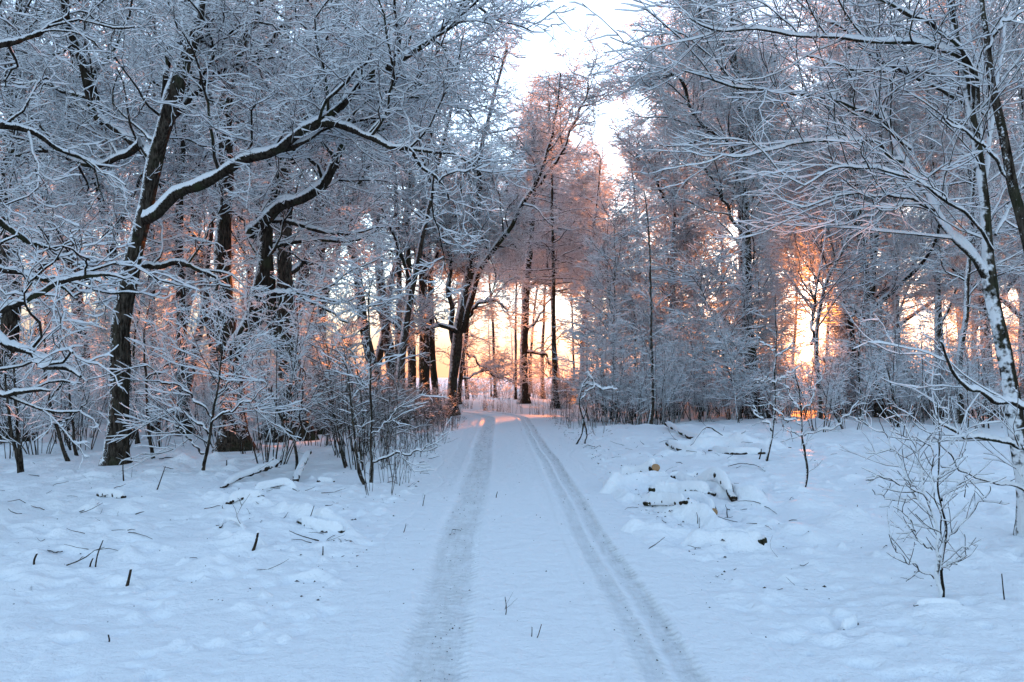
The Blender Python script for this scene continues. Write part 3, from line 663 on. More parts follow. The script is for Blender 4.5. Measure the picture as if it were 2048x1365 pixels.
def proto_shrub(name, cat, seed, n, H_, r, spread, dens=(7, 9), tw=('limb', 'frost'), L=(.7, .3)):
    rng = np.random.default_rng(seed)
    root = tag(empty(name, (0, 0, -50)), name, cat)
    PP, RR = [], []
    for i in range(n):
        a = rng.uniform(0, 6.28); s = spread * rng.uniform(.2, 1)
        P, R = wander((math.cos(a) * .06 * n ** .5, math.sin(a) * .06 * n ** .5, -.05), H_ * rng.uniform(.6, 1.05), r * rng.uniform(.6, 1.2), (math.cos(a) * s, math.sin(a) * s), .07, rng, 12, .35)
        PP.append(P); RR.append(R)
    PP, RR = np.array(PP), np.array(RR)
    V, Q, A = tubes(PP, RR, 6, .5, .002, rng=rng)
    obj('stems', np_mesh(name + '_stems', V, Q, [M['trunk']], True, attr={'cap': A}), root)
    l1 = spawn(PP, RR, rng, dens=dens[0], t0=.25, t1=1, L=L[0], ang=(30, 60), N=6, wig=.12, trop=.03, rk=.006, rmin=.0045, side=.2, lmin=.1)
    l2 = spawn(*l1, rng, dens=dens[1], t0=.15, t1=1, L=L[1], ang=(30, 60), N=4, wig=.14, trop=.02, rk=.006, rmin=.0036, side=.3, lmin=.06)
    obj('twigs', crown_mesh(name + '_twigs', [(*l1, 1), (*l2, 2)], rng, tw), root)
    return root
OAK = [proto_tree('broad_tree', 'tree', 'oak', h, r, s, limbs=(.7, .36, 5.5, (28, 60)), dm=1.0, skip_last=True, wig=.06) for h, r, s in ((16, .22, 31), (18, .26, 32), (15, .19, 33))]
FINE = [proto_tree('veiled_tree', 'tree', 'fine', h, r, s, limbs=(.6, .18, 4.5, (20, 45)), dm=.8, wig=.03) for h, r, s in ((19, .20, 41), (17, .17, 42))]
GLOW = [proto_tree('bushy_tree', 'tree', 'layer', 17, .17, 43, t0=.12, wig=.03, dm=.8)]
HIGH = [proto_tree('high_crowned_tree', 'tree', 'fine', h, r, s, limbs=(1.1, .40, 4.2, (14, 42)), dm=1.1, wig=.03) for h, r, s in ((18, .13, 45), (16, .11, 46))]
LAY = [proto_tree('layered_tree', 'tree', 'layer', 14, .13, 51, t0=.15, wig=.02, dm=.9)]
SAP = [proto_tree('sapling', 'young tree', 'sapling', h, r, s, t0=.22, wig=.06, dm=d) for h, r, s, d in ((4.2, .030, 61, 1.1), (5.5, .036, 62, 1.1), (3.2, .024, 63, 1.2), (6.5, .045, 64, 1.0))]
SHR = [proto_shrub('bush', 'bush', s, n, h, .014, sp) for s, n, h, sp in ((71, 9, 2.2, .5), (72, 12, 2.7, .6), (73, 7, 1.8, .7), (74, 14, 3.2, .45))]
DRK = [proto_shrub('bare_bush', 'bush', s, n, h, .011, sp, dens=(6, 8), tw=('limb', 'twig_bare')) for s, n, h, sp in ((81, 14, 1.7, .5), (82, 18, 2.2, .5))]
STM = [proto_shrub('dry_weeds', 'weeds', s, n, h, .005, .25, dens=(3, 3), tw=('limb', 'twig_bare'), L=(.16, .08)) for s, n, h in ((91, 8, 1.2), (92, 12, .7), (93, 7, 1.6))]

rs = np.random.default_rng(77)
used = {}; AUTO = []
taken = []
def place(protos, x, y, label, group, sc=1.0, sj=.15, cat=None):
    p = protos[rs.integers(len(protos))]; s = sc * (1 + rs.uniform(-sj, sj)); z = hz(x, y) - .05; a = rs.uniform(0, 6.28)
    if p.name not in used:
        used[p.name] = 1; p.location = (x, y, z); p.rotation_euler = (0, 0, a); p.scale = (s, s, s); p['label'] = label; p['group'] = group
        return p
    return copy_tree(p, (x, y, z), a, s, label, group)
def scatter(protos, n, pxr, Yr, label, group, sc=1.0, clear=3.0, dmin=1.5, avoid=None, yp=1.0):
    k = 0; beam = protos[0].name.split('.')[0] in ('sapling', 'bush', 'bare_bush', 'layered_tree')
    for _ in range(n * 30):
        if k >= n: break
        Y = Yr[0] + (Yr[1] - Yr[0]) * rs.random() ** yp; px = rs.uniform(*pxr); x = (px - 1024) / F * Y
        if Y < 48 and abs(x - float(roadx(Y))) < clear: continue
        if beam and abs(x + 6.2 - .364 * (Y - 13.6)) < 1.0: continue      # the lane the low sun shines down
        if avoid and avoid(px, Y): continue
        if any((x - a) ** 2 + (Y - b) ** 2 < dmin ** 2 for a, b in taken): continue
        taken.append((x, Y)); AUTO.append((place(protos, x, Y, label, group, sc), px, Y, label)); k += 1
sungap = lambda px, Y: 1560 < px < 1655
def put(protos, px, py, sc, label, group):
    p = gp(px, py); taken.append((p[0], p[1])); return place(protos, p[0], p[1], label, group, sc, .04)
def putY(protos, px, Y, sc, label, group):
    x = (px - 1024) / F * Y; taken.append((x, Y)); return place(protos, x, Y, label, group, sc, .03)
for px, Y, sc, lb in ((1085, 57, 1.05, 'tall thin tree beyond the bend, between the two straight trunks'), (1150, 60, .95, 'tall thin tree at the field edge right of the fine-boughed tree'), (990, 58, .95, 'thin high-crowned tree at the field edge left of the smooth dark trunk'), (1205, 54, .8, 'thin high-crowned tree at the foot of the sky gap'), (935, 52, .9, 'thin high-crowned tree behind the leaning forked tree'), (1030, 50, .9, 'thin high-crowned tree just left of the smooth dark trunk'), (1175, 50, .85, 'thin high-crowned tree close right of the fine-boughed tree'), (1120, 66, 1.1, 'farthest thin high-crowned tree beyond the bend'), (1060, 70, 1.2, 'farthest thin tree seen between the two straight trunks')):
    putY(HIGH, px, Y, sc, lb, 'thin high-crowned trees beyond the bend')
for px, Y, sc, lb in ((1530, 45, 1.1, 'high-crowned tree behind the veiled dark trunk, left of the sun'), (1650, 47, 1.0, 'high-crowned tree right behind the thin crooked tree above the sun'), (1580, 48, 1.0, 'high-crowned tree left behind the thin crooked tree above the sun')):
    putY(HIGH, px, Y, sc, lb, 'high-crowned trees over the sun')
for px, Y, sc, lb in ((1335, 47, 1.0, 'fine-twigged tree farthest back at the right side of the sky gap'), (1480, 38, .95, 'fine-twigged tree close in front left of the veiled dark trunk'), (1550, 40, .7, 'small fine-twigged tree between the veiled trunk and the sun'), (1292, 42, .82, 'fine-twigged tree sloping down to the sky gap on its right side'), (1245, 45, .60, 'low fine-twigged tree at the right foot of the sky gap'), (1400, 40, 1.05, 'tall fine-twigged tree between the sky gap and the veiled dark trunk'), (1450, 44, 1.0, 'fine-twigged tree just left of the veiled dark trunk')):
    putY(FINE, px, Y, sc, lb, 'fine-twigged trees of the right wood')
putY(GLOW, 1765, 40, .78, 'bushy-crowned tree glowing orange two trees right of the sun', 'fine-twigged trees of the right wood')
putY(GLOW, 1730, 44, .9, 'fine-twigged orange-lit tree next right of the sun', 'fine-twigged trees of the right wood')
for px, py, sc, lb in ((1640, 874, .85, 'snowy many-stemmed bush directly under the sun'), (1705, 872, 1.3, 'wide snowy bush just right of the sun'), (1808, 866, 1.35, 'tall dense snowy bush behind the foreground sapling'), (1868, 858, 1.3, 'snowy bush right behind the tall dense bush'), (1985, 862, 1.4, 'snowy bush beside the leaning plastered trunk'), (1935, 868, 1.1, 'low snowy bush left of the leaning plastered trunk'),
                       (1470, 850, 1.05, 'snowy bush at the foot of the veiled dark trunk'), (1560, 858, 1.0, 'snowy bush between the veiled trunk and the sun'), (1340, 850, 1.0, 'bush behind the brush heap, its stems bare at the bottom'), (1240, 842, .9, 'bush at the right verge near the bend'),
                       (540, 948, 1.05, 'many-stemmed bush left of the snow-capped fallen branch'), (500, 930, .6, 'low bush behind the snow-capped fallen branch')):
    put(SHR, px, py, sc, lb, 'bushes standing out at the wood edge')
scatter(OAK, 19, (-350, 560), (20, 40), 'broad tree', 'broad trees of the left wood', dmin=2.8)
scatter(OAK, 7, (520, 860), (26, 44), 'broad-crowned tree', 'broad trees behind the close row', dmin=3)
scatter(OAK + FINE, 15, (-300, 640), (40, 56), 'far tree', 'far trees of the left wood', dmin=2.6)
scatter(FINE, 19, (1680, 2300), (30, 46), 'fine-twigged tree', 'fine-twigged trees of the far right', dmin=2.3)
scatter(LAY, 4, (1180, 1420), (40, 47), 'narrow tree', 'narrow trees right of the bend', dmin=2.2, sc=.75)
scatter(LAY, 4, (920, 1160), (56, 68), 'small far tree', 'thin trees at the field edge', dmin=2, sc=.5)
scatter(SAP, 30, (-150, 740), (19, 40), 'snowy sapling', 'saplings of the left wood', clear=2.6, dmin=1.0)
scatter(SAP, 28, (1170, 2150), (24, 42), 'snowy sapling', 'saplings of the right wood', clear=3.0, dmin=1.2, avoid=lambda px, Y: 1515 < px < 1705)
put(DRK, 728, 950, 1.15, 'upright bush of thin dark stems at the left verge', 'dark-stemmed bushes at the verge'); put(DRK, 700, 928, 1.1, 'dark-stemmed bush just behind the upright verge bush', 'dark-stemmed bushes at the verge')
scatter(SHR, 95, (-150, 880), (13, 42), 'snowy bush', 'bushes of the left wood', clear=2.4, dmin=.65, yp=.8, sc=.72, avoid=lambda px, Y: (755 < px < 885 and Y < 33) or (600 < px < 760 and Y < 33) or (430 < px < 510 and Y < 15.5))
scatter(SAP, 11, (1185, 1490), (26, 40), 'tall frosty sapling', 'tall saplings of the right wood', clear=3.5, dmin=1.5, sc=1.65)
scatter(SHR, 70, (1150, 2200), (25, 42), 'snowy bush', 'bushes of the right wood', clear=3.0, dmin=.8, sc=.88, avoid=lambda px, Y: 1580 < px < 1645)
scatter(DRK, 52, (1110, 1560), (40, 54), 'far bare bush', 'bare bushes at the field edge', clear=2.6, dmin=.6)
scatter(DRK, 14, (900, 1110), (50, 60), 'low hedge bush', 'low hedge behind the bend', dmin=.8, sc=.62)
scatter(DRK, 34, (600, 890), (15, 34), 'thin-stemmed bush', 'thin bushes under the close row', clear=2.3, dmin=.7, sc=.8)
scatter(SAP, 5, (1490, 1730), (33, 47), 'orange-edged sapling', 'saplings round the sun', dmin=1.0, avoid=lambda px, Y: 1560 < px < 1665)
scatter(SHR, 13, (1500, 1780), (40, 48), 'orange-edged bush', 'bushes round the sun', dmin=.7, sc=1.15, avoid=lambda px, Y: 1585 < px < 1640)
scatter(LAY, 13, (1480, 1800), (40, 47), 'small glowing tree', 'small trees round the sun', dmin=.8, sc=.55, avoid=lambda px, Y: 1573 < px < 1658)
scatter(DRK, 36, (1150, 2100), (27, 44), 'bare bush', 'bare bushes of the right wood', clear=2.8, dmin=.6)
scatter(DRK, 40, (-100, 900), (34, 56), 'far bare bush', 'bare bushes behind the left wood', clear=2.6, dmin=.8)
for i in range(125):
    Y = 11 + 32 * rs.random(); s = -1 if rs.random() < .62 else 1
    if s > 0 and Y < 21: continue
    side = 'left' if s < 0 else 'right'
    AUTO.append((place(STM, float(roadx(Y)) + s * (1.75 + abs(rs.normal()) * .6), Y, side, 'dry stems on the %s verge' % side), None, Y, side))
LAND = [(0, 'left edge'), (231, 'nearest left trunk'), (468, 'low-forked trunk'), (585, 'twin-stemmed trunk'), (790, 'trunk row'), (905, 'leaning forked tree'), (1047, 'bend trunk'), (1112, 'straight tree'),
        (1300, 'pale sapling'), (1510, 'veiled trunk'), (1612, 'sun'), (1690, 'glowing trunk'), (1915, 'slim dark tree'), (2048, 'right edge')]
def ordinal(n):
    one = 'first second third fourth fifth sixth seventh eighth ninth tenth eleventh twelfth thirteenth fourteenth fifteenth sixteenth seventeenth eighteenth nineteenth'.split()
    ten = {2: ('twentieth', 'twenty'), 3: ('thirtieth', 'thirty'), 4: ('fortieth', 'forty'), 5: ('fiftieth', 'fifty'), 6: ('sixtieth', 'sixty'), 7: ('seventieth', 'seventy'), 8: ('eightieth', 'eighty'), 9: ('ninetieth', 'ninety')}
    return one[n - 1] if n < 20 else (ten[n // 10][0] if n % 10 == 0 else ten[n // 10][1] + '-' + one[n % 10 - 1])
cells = {}
for o, px, Y, k in AUTO:
    if px is None: key = 'thin dry stems on the %s verge' % k
    elif px < 0: key = k + ' at the left picture edge'
    elif px >= 2048: key = k + ' at the right picture edge'
    else:
        c = max(q for q in range(len(LAND)) if LAND[q][0] <= px); key = '%s between the %s and the %s' % (k, LAND[c][1], LAND[c + 1][1])
    cells.setdefault(key, []).append((Y, o))
for key, L in cells.items():
    L.sort(key=lambda q: q[0])
    for n, (Y, o) in enumerate(L):
        o['label'] = key if len(L) == 1 and len(key.split()) > 3 else (key + (', %s from the camera' if key.startswith('thin dry') else ', %s from the front') % ordinal(n + 1))
for p in OAK + FINE + HIGH + GLOW + LAY + SAP + SHR + DRK + STM:
    if p.name not in used:
        for c in list(p.children): bpy.data.objects.remove(c)
        bpy.data.objects.remove(p)

# ------------------------------------------------------------------ saplings one can tell apart
SAPO = {0: dict(dens=10, L=.42, t0=.12, wig=.08, ang=(30, 60), rmin=.0028, trop=.03, rk=.007, lmin=.05), 1: dict(dens=6, L=.16, rmin=.0026, ang=(30, 60), lmin=.03), 2: dict(dens=0.01)}
def sapling(label, trunk, limbs, seed, over=SAPO, sty='sapling', mat='limb', dm=1.0, Y=None, cat='young tree', name='sapling', scale=1.0, skip=True, knob=.08, near=True):
    sl = .92 if near else 1
    trunk = [(q[0], q[1], q[2] * sl, *q[3:]) for q in trunk]; limbs = [[(q[0], q[1], q[2] * sl, *q[3:]) for q in L] for L in limbs]
    return hero(name, label, cat, trunk, limbs, sty, Y or gY(trunk[0][1]), seed, dm=dm, mat=mat, near=near, over=over, tover=None, limbmat='laden' if near else None, k=8, knob=knob, scale=scale, skip_last=skip, ground=True)
sapling('small spreading young tree alone in the right foreground, foot plastered with snow',
 [(1885, 1203, 7), (1884, 1160, 6.5), (1884, 1128, 7), (1890, 1089, 6), (1892, 1057, 6), (1885, 1025, 5.5), (1876, 986, 5), (1879, 925, 4.5), (1877, 867, 3.5), (1876, 805, 2)],
 [[(1876, 1207, 13, .02), (1873, 1170, 13, .02), (1869, 1118, 12, .02), (1867, 1092, 9), (1872, 1065, 7), (1861, 1022, 6), (1842, 948, 5), (1824, 877, 4), (1806, 844, 3.5), (1780, 822, 2)],
  [(1884, 1128, 6), (1882, 1067, 5), (1874, 1012, 4.5, -.1), (1863, 960, 4, -.1), (1861, 902, 3.5, -.15), (1861, 850, 2, -.2)],
  [(1864, 1040, 5), (1829, 989, 4.5, .1), (1797, 925, 4, .15), (1774, 880, 3.5, .2), (1742, 854, 3, .2), (1720, 840, 2, .25)],
  [(1891, 1085, 5), (1919, 1047, 4.5, -.1), (1958, 1009, 4, -.2), (1982, 960, 2, -.3)],
  [(1884, 1002, 5), (1906, 980, 4.5, .1), (1932, 954, 4, .15), (1943, 909, 2, .2)],
  [(1866, 1100, 5), (1839, 1081, 4, -.1), (1818, 1038, 4, -.15), (1800, 1018, 2, -.2)],
  [(1868, 1158, 4), (1835, 1138, 3.5, -.1), (1810, 1115, 3, -.2), (1777, 1081, 2, -.3)],
  [(1885, 1141, 4), (1913, 1122, 3.5, -.1), (1929, 1099, 2, -.15)],
  [(1860, 1005, 4), (1826, 977, 3.5, -.15), (1790, 964, 3, -.25), (1748, 948, 2, -.35)],
  [(1838, 1000, 4, .1), (1781, 1002, 3.5, .1), (1747, 986, 2, .1)],
  [(1848, 960, 4), (1816, 915, 3, .1), (1787, 899, 3, .1), (1760, 900, 2, .15)],
  [(1876, 960, 4), (1905, 930, 3.5, -.1), (1935, 900, 2, -.2)]], 101)
sapling('thin young tree with few snowy arms right of the brush heap',
 [(1608, 982, 6), (1613, 950, 6), (1611, 915, 5.5), (1607, 870, 5), (1603, 825, 5), (1598, 780, 3.5), (1590, 740, 2)],
 [[(1608, 872, 4.5), (1640, 862, 4), (1672, 848, 4, -.2), (1700, 825, 3.5, -.3), (1722, 795, 2, -.4)], [(1605, 850, 4.5), (1575, 838, 4), (1550, 815, 4), (1536, 800, 2)],
  [(1603, 822, 5), (1585, 795, 4.5), (1574, 770, 4), (1568, 752, 2)], [(1603, 822, 5), (1625, 795, 4.5), (1640, 760, 3), (1648, 735, 2)], [(1607, 868, 3), (1580, 862, 3), (1560, 850, 2)]], 102)
sapling('thin crooked young tree leaning beside the brush heap',
 [(1532, 928, 7), (1538, 895, 6.5), (1545, 860, 6), (1549, 820, 5.5), (1550, 760, 5), (1551, 700, 4.5), (1552, 640, 3.5), (1553, 590, 2)],
 [[(1544, 862, 5), (1528, 842, 5), (1514, 832, 4.5), (1509, 805, 2.5)], [(1550, 765, 5), (1535, 758, 5), (1515, 762, 3)], [(1550, 768, 5), (1572, 752, 4.5), (1592, 738, 3)],
  [(1549, 790, 4), (1570, 795, 3)], [(1551, 715, 4), (1575, 700, 4), (1592, 680, 2)], [(1551, 700, 4), (1528, 690, 4), (1512, 668, 2)]], 103)
TALL = {0: dict(dens=4.5, L=1.6, t0=.2, wig=.07, ang=(35, 65), rmin=.0055, trop=.03, rk=.007), 1: dict(dens=6.5, L=.8, rmin=.0045, ang=(25, 50), wig=.08), 2: dict(dens=6, L=.32, rmin=.0038, ang=(25, 50))}
def tsap(label, trunk, limbs, seed, dm=1.0, L=None, **kw): return sapling(label, trunk, limbs, seed, over=TALL if L is None else {**TALL, 0: dict(TALL[0], L=L, t0=.3, ang=(20, 50))}, dm=dm, skip=False, near=False, mat='trunk', knob=.04, **kw)
tsap('dark leaning sapling fanning into fine snowy twigs before the left wood',
 [(400, 975, 10), (405, 945, 9), (412, 905, 9), (420, 860, 9), (428, 810, 7), (438, 750, 6), (446, 690, 4)],
 [[(410, 908, 6), (385, 885, 5), (365, 862, 5), (345, 845, 2.5)], [(418, 868, 6), (400, 845, 6), (370, 830, 5), (330, 812, 3, .3)], [(422, 850, 6), (455, 825, 5, -.2), (500, 800, 4, -.4), (540, 770, 2, -.5)],
  [(424, 835, 6), (380, 790, 5), (330, 760, 4), (280, 730, 2)], [(430, 800, 5), (470, 750, 4, .3), (520, 700, 2, .5)]], 104)
tsap('thin upright sapling of the verge pair nearest the track on the left',
 [(741, 978, 8), (743, 940, 8), (743, 880, 7.5), (742, 800, 6.5), (740, 720, 5.5), (738, 640, 4.5), (742, 560, 3)],
 [[(743, 925, 5), (790, 912, 4.5, -.1), (830, 905, 4, -.2), (865, 890, 2, -.3)], [(743, 868, 4), (780, 840, 4, .2), (810, 800, 2, .4)]], 105, dm=.8, L=.75)
tsap('curved sapling crossing the foot of the verge pair on the left',
 [(737, 980, 8), (722, 955, 8), (714, 915, 7), (708, 860, 6), (700, 790, 5), (690, 720, 3)], [], 106, dm=.8, L=.7)
tsap('dark bent sapling behind the snow-capped fallen branch',
 [(594, 957, 7), (591, 905, 7), (586, 880, 7), (568, 850, 6), (552, 810, 5), (540, 770, 4)], [[(590, 895, 5), (598, 860, 5), (603, 800, 4), (605, 720, 3)]], 107)
tsap('first of the two stems crossing at the lower left edge', [(42, 964, 9), (36, 925, 9), (25, 880, 8), (16, 810, 7), (10, 740, 5), (8, 680, 3)], [], 108)
tsap('second, straighter stem at the lower left edge', [(46, 962, 9), (40, 910, 9), (34, 850, 8), (30, 770, 7), (26, 700, 4)], [], 109)
tsap('dark slanting sapling left of the nearest big trunk', [(140, 937, 9), (126, 895, 9), (112, 850, 9), (98, 800, 8), (91, 730, 7), (88, 670, 4)], [[(98, 800, 5), (130, 760, 5), (160, 730, 3)], [(110, 850, 5), (150, 830, 4), (180, 800, 2)]], 110)
tsap('thin sapling just left of the nearest big trunk', [(155, 926, 7), (147, 870, 7), (140, 810, 6), (136, 750, 5), (130, 690, 3)], [], 111)
tsap('young tree right of the nearest big trunk with reddish upper twigs', [(308, 928, 8), (300, 880, 8), (294, 820, 7), (292, 750, 7), (288, 680, 5), (300, 600, 3)], [[(292, 760, 5), (330, 735, 4), (380, 700, 2)]], 112)
tsap('slim upright young tree with a pale foot right of the bend', [(1300, 858, 11), (1304, 800, 10), (1304, 740, 9), (1302, 660, 8), (1300, 560, 7), (1296, 460, 5), (1292, 380, 3)], [], 113, dm=1.1)
CURV = {0: dict(dens=3, L=.5, t0=.4, rmin=.005, trop=.02), 1: dict(dens=4, L=.2, rmin=.004), 2: dict(dens=.01)}
sapling('pair-forming curved thin stem at the right verge, the nearer of two', [(1150, 892, 5), (1162, 870, 5), (1166, 845, 5), (1160, 810, 4), (1165, 770, 4), (1190, 745, 3)], [[(1163, 775, 6), (1180, 770, 6), (1205, 778, 6), (1232, 770, 3)], [(1162, 800, 4), (1185, 760, 5), (1172, 742, 3)]], 114, over=CURV)
sapling('pair-forming curved thin stem at the right verge, the farther of two', [(1168, 892, 4), (1174, 872, 4), (1170, 850, 4), (1172, 820, 3), (1180, 790, 2)], [], 115, over=CURV)

# ------------------------------------------------------------------ what lies and sticks out of the snow
def lying(name, label, cat, pts, snow=0.05, sink=.42, cut=False, twigs=0, seed=0, mat='log', kn=.10):
    """pts: (px, py, width_px, height above the snow in metres)"""
    rng = np.random.default_rng(seed + 900)
    P = []; R = []
    for px, py, w, dz in pts:
        if name == 'log': w *= .85; dz *= .55
        g = gp(px, py); r = w / 2 * g[1] / F; P.append([g[0], g[1], (hz(g[0], g[1]) if abs(g[0] - float(roadx(g[1]))) > 1.34 else -.02) + dz + r * (1 - 2 * sink)]); R.append(r)
    P, R = resample(P, R, 22); R = R * (1 + rng.normal(size=22) * kn)
    P[1:-1] += rng.normal(size=(20, 3)) * R.mean() * .25
    root = tag(empty(name, P[0]), label, cat)
    V, Q, A = tubes(P[None] - P[0], R[None], 12, rng=rng)
    n = len(V); Tr = []
    V = np.vstack([V, P[0] - P[0], P[-1] - P[0]]); A = np.r_[A, 0, 0]
    mi = [0] * len(Q)
    for k in range(12):
        Tr.append((n, (k + 1) % 12, k)); Tr.append((n + 1, n - 12 + k, n - 12 + (k + 1) % 12))
    mi += [1 if cut else 0] * 24
    obj('bark', np_mesh(name + '_bark', V, Q, [M[mat], M['cutwood']], np.array([True] * len(Q) + [False] * 24), mi, T=Tr, attr={'cap': A}), root)
    if snow:
        N = 60; sm = lambda q: np.stack([np.convolve(np.pad(c, 3, mode='edge'), np.ones(7) / 7, 'valid') for c in q.T], 1)
        C, S = resample(sm(P), np.full(22, R.mean()) * .4 + sm(R[:, None])[:, 0] * .6, N)
        C = sm(C)
        C = C - P[0]; w = S * .92 + .004; hh = snow * (.8 + .4 * np.convolve(np.interp(np.arange(N + 14), np.linspace(0, N + 13, 9), rng.random(9)), np.ones(15) / 15, 'valid'))
        e = np.minimum(np.arange(N), np.arange(N)[::-1]) / 9.0; e = np.sqrt(np.clip(1 - (1 - np.clip(e, 0, 1)) ** 2, 0.0, 1)) + .01
        Tn = nrm(np.gradient(C, axis=0)); side = nrm(np.cross(Tn, [0, 0, 1.0])); kk = 14; th = np.linspace(-.35, math.pi + .35, kk)
        W = C[:, None, :] + side[:, None, :] * (np.cos(th)[None, :, None] * (w * 1.12 * e)[:, None, None])
        W[..., 2] += (S * .35)[:, None] + np.sin(th)[None, :] * ((S * .7 + hh) * e)[:, None] + rng.normal(size=(N, kk)) * .0006
        I = np.arange(N * kk).reshape(N, kk); j = (np.arange(kk) + 1) % kk
        Qs = np.stack([I[:-1, :], I[:-1, j], I[1:, j], I[1:, :]], -1).reshape(-1, 4)
        obj('snow_cap', np_mesh(name + '_snow', W.reshape(-1, 3), Qs, [M['snow']], True), root)
    if twigs:
        l1 = spawn(P[None] - P[0], R[None], rng, dens=twigs, t0=.1, t1=1, L=.5, ang=(40, 80), N=6, wig=.18, rk=.012, rmin=.005, sym=.4, lmin=.08)
        l2 = spawn(*l1, rng, dens=3, t0=.2, t1=1, L=.2, ang=(30, 60), N=4, wig=.18, rk=.01, rmin=.004)
        obj('twigs', crown_mesh(name + '_twigs', [(*l1, 1), (*l2, 2)], rng), root)
    return root
LY = [
 ('log', 'sawn log at the top of the snow-buried heap, tan cut end showing', 'log', [(1312, 968, 20, .09), (1280, 962, 20, .10), (1235, 958, 18, .06)], .11, True, 0),
 ('log', 'longest log of the snow-buried heap sloping right, dark bark under its end', 'log', [(1350, 968, 16, .10), (1400, 990, 18, .08), (1440, 1005, 20, .08), (1468, 1018, 20, .05)], .10, False, 0),
 ('log', 'log bridging the dark hollow at the left of the buried heap', 'log', [(1300, 992, 18, .10), (1345, 996, 18, .09), (1395, 1006, 17, .06), (1430, 1010, 14, .03)], .10, False, 0),
 ('log', 'front log of the buried heap with two tan sawn ends', 'log', [(1428, 1032, 18, .06), (1395, 1018, 18, .06), (1350, 1010, 16, .04)], .09, True, 0),
 ('log', 'short log half sunk at the front of the buried heap', 'log', [(1290, 1012, 14, .03), (1330, 1022, 14, .03), (1372, 1042, 12, .0)], .09, False, 0),
 ('log', 'long low log under smooth snow nearest the camera below the heap', 'log', [(1385, 1082, 20, .0), (1450, 1090, 20, .01), (1530, 1106, 20, .02)], .07, False, 0),
 ('stick', 'dark curved stick behind the buried heap, right of its sawn log', 'stick', [(1338, 957, 6, .02), (1352, 952, 6, .03), (1372, 951, 4, .02)], .03, False, 0),
 ('stick', 'short dark stick poking from the snow right behind the long heap log', 'stick', [(1362, 965, 8, .05), (1378, 964, 7, .05), (1393, 960, 6, .06)], .04, False, 0),
 ('pole', 'snow-capped pole jutting up-left from the brush heap', 'pole', [(1332, 868, 7, .10), (1356, 880, 7, .07), (1385, 888, 8, .05), (1430, 894, 8, .04)], .07, False, 0),
 ('log', 'log along the top of the brush heap behind the buried logs', 'log', [(1385, 893, 14, .06), (1450, 893, 15, .08), (1510, 898, 13, .05)], .11, False, 2),
 ('log', 'dark-ended log at the right end of the brush heap', 'log', [(1510, 893, 10, .06), (1545, 897, 9, .05), (1580, 903, 8, .03)], .07, False, 1),
 ('log', 'short log on the left foot of the brush heap', 'log', [(1335, 905, 10, .0), (1370, 910, 10, .01), (1400, 912, 8, .0)], .07, False, 1),
 ('log', 'log in the middle foot of the brush heap', 'log', [(1420, 908, 10, .0), (1470, 915, 11, .01), (1530, 915, 9, .0)], .08, False, 1),
 ('fallen_branch', 'snow-capped fallen branch slanting up right in front of the left wood', 'branch', [(442, 1000, 8, .0), (465, 991, 9, .05), (492, 981, 11, .09), (520, 974, 10, .11), (545, 967, 9, .13), (562, 960, 6, .15)], .035, False, 2),
 ('fallen_branch', 'snow-covered broken branch rising beside the tip of the fallen branch', 'branch', [(590, 985, 12, .0), (597, 972, 11, .08), (606, 962, 10, .16), (618, 950, 8, .26)], .04, False, 1),
 ('log', 'snowy log arching over a dark gap below the fallen branch', 'log', [(505, 1008, 9, -.02), (540, 1003, 10, .01), (575, 1001, 10, .02), (596, 1003, 8, -.02)], .06, False, 0),
 ('log', 'dark mossy log flat in the snow below the nearest big trunk', 'log', [(193, 1024, 12, .01), (215, 1024, 14, .02), (248, 1027, 10, .01)], .05, False, 0),
 ('log', 'small dark-ended log right of the broken branch', 'log', [(634, 980, 8, .02), (650, 979, 7, .02), (668, 978, 5, .01)], .04, False, 0),
 ('log', 'humped log between the mossy log and the fallen branch', 'log', [(455, 1036, 12, .0), (478, 1032, 13, .03), (505, 1029, 12, .04), (525, 1030, 8, .0)], .06, False, 0),
 ('log', 'buried log left of the track with a small dark tip', 'log', [(600, 1062, 16, .0), (650, 1072, 18, .01), (692, 1078, 12, .02)], .08, False, 0),
 ('fallen_branch', 'arched snowy twig branch in the left clearing', 'branch', [(440, 1078, 5, .0), (450, 1068, 5, .05), (470, 1072, 5, .04), (495, 1090, 5, .0)], .02, False, 3),
 ('log', 'short buried log with both ends showing in the lower right snow', 'log', [(1828, 1236, 9, .0), (1875, 1240, 9, .01), (1925, 1238, 8, .0)], .02, False, 0),
 ('log', 'tiny dark stump end under a snow cap in the lower right snow', 'log', [(1682, 1256, 16, .0), (1700, 1254, 16, .01), (1712, 1250, 12, .0)], .05, False, 0),
]
for i, (nm, lb, ct, pts, sn, cu, tw) in enumerate(LY): lying(nm, lb, ct, pts, sn, cut=cu, twigs=tw, seed=i)

